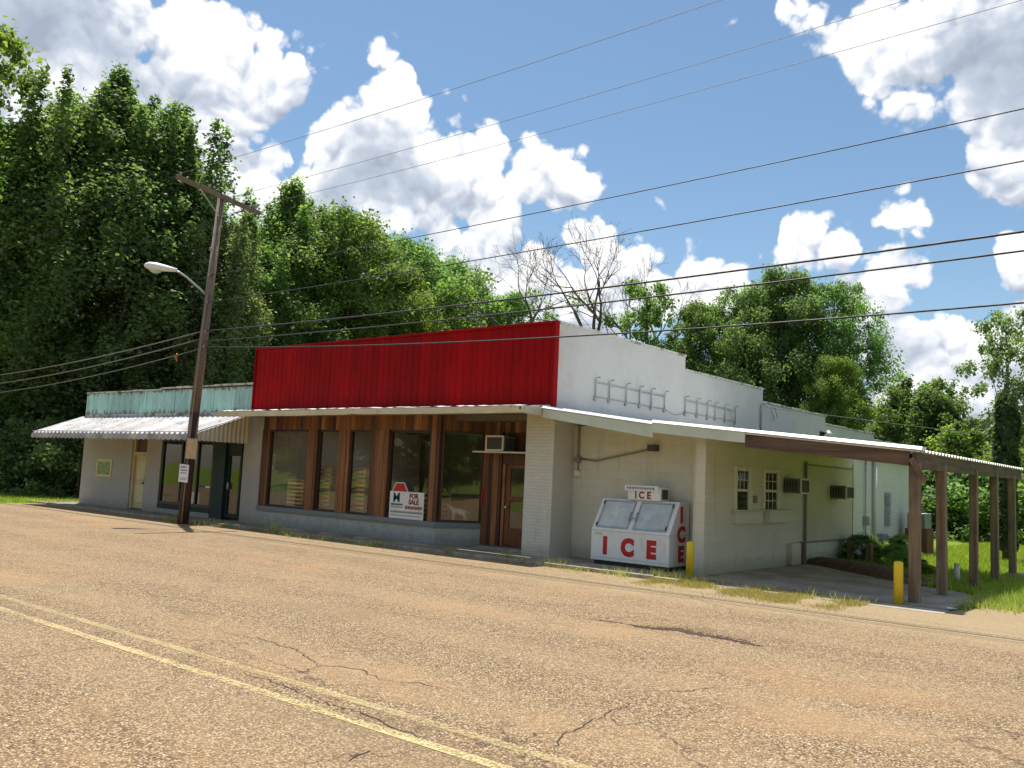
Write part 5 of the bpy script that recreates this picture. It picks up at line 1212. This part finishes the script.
# ------------------------------------------------------------------ sky, sun, camera
CLOUD_BANKS = [([(0.06, 0.488), (0.151, 0.514), (0.196, 0.515), (0.234, 0.507), (0.277, 0.487), (0.312, 0.468), (0.345, 0.46), (0.37, 0.489), (0.399, 0.491), (0.417, 0.449), (0.873, 0.406), (0.902, 0.417), (0.922, 0.436), (0.955, 0.451), (0.997, 0.455), (1.025, 0.449), (1.062, 0.453), (1.117, 0.486), (1.207, 0.51), (1.311, 0.502), (1.418, 0.498)], [(0.067, 0.273), (0.155, 0.283), (0.198, 0.306), (0.235, 0.338), (0.277, 0.359), (0.312, 0.366), (0.345, 0.426), (0.369, 0.454), (0.398, 0.461), (0.418, 0.482), (0.874, 0.423), (0.901, 0.407), (0.918, 0.387), (0.948, 0.37), (0.987, 0.346), (1.013, 0.323), (1.048, 0.304), (1.099, 0.319), (1.184, 0.313), (1.284, 0.283), (1.386, 0.25)]), ([(0.067, 0.238), (0.138, 0.259), (0.172, 0.262), (0.197, 0.254), (0.212, 0.242), (0.249, 0.269), (0.258, 0.285), (0.277, 0.294), (0.297, 0.284), (0.309, 0.268), (0.319, 0.249), (0.327, 0.267), (0.35, 0.287), (0.383, 0.287), (0.405, 0.262), (0.413, 0.242), (0.445, 0.24), (0.488, 0.241), (0.557, 0.304), (0.587, 0.322), (0.604, 0.336), (0.633, 0.345), (0.66, 0.358), (0.682, 0.35), (0.701, 0.331), (0.719, 0.35), (0.744, 0.376), (0.773, 0.378), (0.803, 0.388), (0.833, 0.416), (0.857, 0.425), (0.882, 0.412), (0.899, 0.389), (0.927, 0.361), (0.954, 0.342), (0.985, 0.327), (1.014, 0.328), (1.051, 0.346), (1.152, 0.364), (1.242, 0.353), (1.392, 0.306)], [(0.068, 0.195), (0.139, 0.2), (0.173, 0.197), (0.197, 0.208), (0.212, 0.257), (0.249, 0.278), (0.258, 0.263), (0.277, 0.256), (0.297, 0.269), (0.31, 0.282), (0.319, 0.249), (0.327, 0.233), (0.349, 0.226), (0.382, 0.229), (0.405, 0.239), (0.414, 0.262), (0.445, 0.224), (0.489, 0.251), (0.557, 0.314), (0.587, 0.316), (0.602, 0.308), (0.631, 0.298), (0.657, 0.292), (0.679, 0.276), (0.696, 0.236), (0.713, 0.238), (0.736, 0.234), (0.765, 0.239), (0.793, 0.242), (0.821, 0.242), (0.844, 0.24), (0.869, 0.238), (0.888, 0.236), (0.917, 0.234), (0.945, 0.231), (0.977, 0.228), (1.006, 0.235), (1.042, 0.24), (1.146, 0.302), (1.235, 0.294), (1.387, 0.258)]), ([(0.069, 0.168), (0.165, 0.192), (0.186, 0.195), (0.204, 0.185), (0.231, 0.195), (0.249, 0.227), (0.277, 0.239), (0.301, 0.24), (0.323, 0.224), (0.366, 0.2), (0.418, 0.206), (0.443, 0.234), (0.467, 0.236), (0.499, 0.245), (0.521, 0.227), (0.555, 0.247), (0.589, 0.263), (0.629, 0.256), (0.669, 0.263), (0.715, 0.271), (0.761, 0.272), (0.806, 0.262), (0.849, 0.24), (1.386, 0.25)], [(0.071, 0.069), (0.166, 0.068), (0.187, 0.067), (0.205, 0.067), (0.231, 0.067), (0.249, 0.066), (0.277, 0.066), (0.301, 0.076), (0.322, 0.127), (0.366, 0.179), (0.417, 0.179), (0.442, 0.169), (0.465, 0.169), (0.498, 0.179), (0.519, 0.157), (0.552, 0.157), (0.585, 0.156), (0.625, 0.16), (0.664, 0.158), (0.709, 0.156), (0.755, 0.16), (0.799, 0.157), (0.846, 0.187), (1.382, 0.209)])]
SUN_EL, SUN_X, SUN_Y = R(72), -.84, .54
def cloud_nodes(ng, v):
    """cloud density along direction v, and how much less there is further up towards the sun.
    Banks are given by their top and bottom outline (height of direction) against azimuth."""
    w = noise(ng, v, 9, 1, .5)
    wm = ng.nodes.new('ShaderNodeVectorMath'); wm.operation = 'MULTIPLY_ADD'; L(ng, w.outputs['Color'], wm.inputs[0]); wm.inputs[1].default_value = (.045,.045,.045)
    ws = ng.nodes.new('ShaderNodeVectorMath'); ws.operation = 'SUBTRACT'; L(ng, v, ws.inputs[0]); ws.inputs[1].default_value = (.0225,.0225,.0225); L(ng, ws.outputs[0], wm.inputs[2]); vw = wm.outputs[0]
    def bill(vec, sc):               # cauliflower billows: rounded bumps with sharp creases
        return math_(ng, 'ABSOLUTE', math_(ng, 'SUBTRACT', noise(ng, vec, sc, 0, .5).outputs[0], .5))
    sp = ng.nodes.new('ShaderNodeSeparateXYZ'); L(ng, vw, sp.inputs[0])
    u = math_(ng, 'DIVIDE', math_(ng, 'ARCTAN2', math_(ng, 'MULTIPLY', sp.outputs[0], -1), sp.outputs[1]), 1.5); z = sp.outputs[2]
    DZ = .03; a1 = a2 = None
    for tops, bots in CLOUD_BANKS:
        tb = []
        for pts in (tops, bots):
            fc = ng.nodes.new('ShaderNodeFloatCurve'); cv = fc.mapping.curves[0]; fc.mapping.use_clip = False; fc.mapping.extend = 'HORIZONTAL'
            cv.points[0].location = (pts[0][0]/1.5, pts[0][1]); cv.points[1].location = (pts[-1][0]/1.5, pts[-1][1])
            for p in pts[1:-1]: cv.points.new(p[0]/1.5, p[1])
            fc.mapping.update(); L(ng, u, fc.inputs['Value']); tb.append(fc.outputs[0])
        up_ = math_(ng, 'SUBTRACT', tb[0], z); dn = math_(ng, 'SUBTRACT', z, tb[1])
        c1 = math_(ng, 'SMOOTH_MIN', math_(ng, 'MULTIPLY', up_, 20), math_(ng, 'MULTIPLY', dn, 28), .2)
        c2 = math_(ng, 'SMOOTH_MIN', math_(ng, 'MULTIPLY_ADD', up_, 20, -DZ*20), math_(ng, 'MULTIPLY_ADD', dn, 28, DZ*28), .2)
        a1 = c1 if a1 is None else math_(ng, 'MAXIMUM', a1, c1); a2 = c2 if a2 is None else math_(ng, 'MAXIMUM', a2, c2)
    inb = ng.nodes.new('ShaderNodeVectorMath'); inb.operation = 'DOT_PRODUCT'; L(ng, v, inb.inputs[0]); inb.inputs[1].default_value = (-.62,.73,.28)
    sect = maprange(ng, inb.outputs['Value'], .66, .78, 0, 3, False)
    br = math_(ng, 'SUBTRACT', math_(ng, 'MULTIPLY_ADD', noise(ng, v, 2.6, 2, .5).outputs[0], 3.2, -1.9), sect)
    k = math_(ng, 'SUBTRACT', sect, 3)                       # the listed banks live in the northern sky only
    a1 = math_(ng, 'MAXIMUM', math_(ng, 'ADD', a1, k), br); core = a1; a1 = math_(ng, 'MINIMUM', a1, .9); a2 = math_(ng, 'MINIMUM', math_(ng, 'MAXIMUM', math_(ng, 'ADD', a2, k), br), .9)
    so = ng.nodes.new('ShaderNodeVectorMath'); so.operation = 'ADD'; L(ng, vw, so.inputs[0]); so.inputs[1].default_value = (-.006,0,.012); s2 = so.outputs[0]
    def cells(vec, sc):
        n = ng.nodes.new('ShaderNodeTexVoronoi'); n.feature = 'F1'; n.inputs['Scale'].default_value = sc; L(ng, vec, n.inputs['Vector']); return n.outputs['Distance']
    f = noise(ng, v, 34, 5, .6).outputs[0]
    # round heads of three sizes: paraboloids of cellular noise
    def heads(vec):
        c1_, c2_, c3_ = cells(vec, 15), cells(vec, 34), cells(vec, 75)
        q = math_(ng, 'MULTIPLY_ADD', math_(ng, 'MULTIPLY', c1_, c1_), -1.5, .38)
        q = math_(ng, 'ADD', q, math_(ng, 'MULTIPLY_ADD', math_(ng, 'MULTIPLY', c2_, c2_), -.85, .22))
        return math_(ng, 'ADD', q, math_(ng, 'MULTIPLY_ADD', math_(ng, 'MULTIPLY', c3_, c3_), -.40, .10))
    fw_ = ng.nodes.new('ShaderNodeVectorMath'); fw_.operation = 'MULTIPLY_ADD'; L(ng, noise(ng, v, 60, 2, .5).outputs['Color'], fw_.inputs[0]); fw_.inputs[1].default_value = (.012,.012,.012); L(ng, vw, fw_.inputs[2])
    so2 = ng.nodes.new('ShaderNodeVectorMath'); so2.operation = 'ADD'; L(ng, fw_.outputs[0], so2.inputs[0]); so2.inputs[1].default_value = (-.004,0,.009)
    b1, b2 = heads(fw_.outputs[0]), heads(so2.outputs[0])
    lo1 = noise(ng, vw, 9, 1, .5).outputs[0]
    d = math_(ng, 'ADD', math_(ng, 'ADD', a1, b1), math_(ng, 'ADD', math_(ng, 'MULTIPLY_ADD', f, .8, -.40), math_(ng, 'MULTIPLY_ADD', lo1, 1.3, -.42)))
    return d, math_(ng, 'SUBTRACT', a1, a2), math_(ng, 'SUBTRACT', b1, b2), math_(ng, 'MULTIPLY_ADD', f, -.6, .3), math_(ng, 'ADD', core, math_(ng, 'MULTIPLY_ADD', lo1, 3, -1.5))
wd = bpy.data.worlds.new('World'); SC.world = wd; wd.use_nodes = True; nt = wd.node_tree; nt.nodes.clear()
out = nt.nodes.new('ShaderNodeOutputWorld'); bg = nt.nodes.new('ShaderNodeBackground'); L(nt, bg.outputs[0], out.inputs[0])
sky = nt.nodes.new('ShaderNodeTexSky'); sky.sky_type = 'NISHITA'; sky.sun_disc = False; sky.sun_elevation = SUN_EL; sky.sun_rotation = math.atan2(SUN_X, SUN_Y)
sky.air_density = 1.0; sky.dust_density = .6; sky.ozone_density = 2.2
tc = nt.nodes.new('ShaderNodeTexCoord'); nrm = nt.nodes.new('ShaderNodeVectorMath'); nrm.operation = 'NORMALIZE'; L(nt, tc.outputs['Generated'], nrm.inputs[0])
dens, big, small, fine_, core = cloud_nodes(nt, nrm.outputs[0])
alpha = maprange(nt, dens, .02, .36, 0, 1)
lit = math_(nt, 'MULTIPLY_ADD', big, .42, .60)
cf = maprange(nt, core, .6, 2.4, 1, .3)
lit = math_(nt, 'ADD', lit, math_(nt, 'MULTIPLY', small, math_(nt, 'MULTIPLY', cf, .8)))
lit = math_(nt, 'SUBTRACT', lit, math_(nt, 'MULTIPLY', fine_, .6))
lit = math_(nt, 'SUBTRACT', lit, maprange(nt, core, .4, 2.6, 0, .50), clamp=True)
CW = 6.2
cc = ramp(nt, lit, [(0,(.36,.42,.52)),(.3,(.54,.60,.70)),(.62,(.88,.90,.94)),(1,(1.12,1.10,1.07))]).outputs[0]
sc_ = nt.nodes.new('ShaderNodeVectorMath'); sc_.operation = 'SCALE'; L(nt, cc, sc_.inputs[0]); sc_.inputs['Scale'].default_value = CW
hs = nt.nodes.new('ShaderNodeHueSaturation'); hs.inputs['Hue'].default_value = .492; hs.inputs['Value'].default_value = .72; hs.inputs['Saturation'].default_value = 1.06; L(nt, sky.outputs[0], hs.inputs['Color'])
L(nt, mixc(nt, alpha, hs.outputs[0], sc_.outputs[0]), bg.inputs['Color']); bg.inputs['Strength'].default_value = .118
wd.cycles.sampling_method = 'MANUAL'; wd.cycles.sample_map_resolution = 512

sl_ = bpy.data.lights.new('sun', 'SUN'); sl_.energy = 4.3; sl_.angle = R(.53); sl_.color = (1,.95,.87)
so_ = bpy.data.objects.new('sun', sl_); COL.objects.link(so_)
from mathutils import Vector, Matrix
hl = math.hypot(SUN_X, SUN_Y); sd_ = Vector((SUN_X/hl*math.cos(SUN_EL), SUN_Y/hl*math.cos(SUN_EL), math.sin(SUN_EL)))
so_.rotation_euler = sd_.to_track_quat('Z', 'Y').to_euler(); so_.location = (0,0,30)

cam = bpy.data.cameras.new('camera'); co = bpy.data.objects.new('camera', cam); COL.objects.link(co); SC.camera = co
f, pi_, ro, ya = 895.27, .1031272, .0459838, -.6932461
fw = Vector((math.sin(ya), math.cos(ya), 0)); rt = Vector((math.cos(ya), -math.sin(ya), 0)); up = Vector((0,0,1))
F_ = fw*math.cos(pi_)+up*math.sin(pi_); U_ = -fw*math.sin(pi_)+up*math.cos(pi_)
r_ = rt*math.cos(ro)+U_*math.sin(ro); u_ = -rt*math.sin(ro)+U_*math.cos(ro)
mt = Matrix((r_, u_, -F_)).transposed().to_4x4(); mt.translation = Vector((12.984,-16.303,1.75)); co.matrix_world = mt
cam.sensor_width = 36; cam.lens = f/1024*36; cam.clip_end = 3000; cam.clip_start = .05
SC.view_settings.view_transform = 'Standard'; SC.view_settings.look = 'None'; SC.view_settings.exposure = .62; SC.view_settings.gamma = 1
SC.cycles.max_bounces = 6; SC.cycles.transparent_max_bounces = 12; SC.cycles.diffuse_bounces = 4; SC.cycles.glossy_bounces = 3
SC.cycles.caustics_reflective = False; SC.cycles.caustics_refractive = False
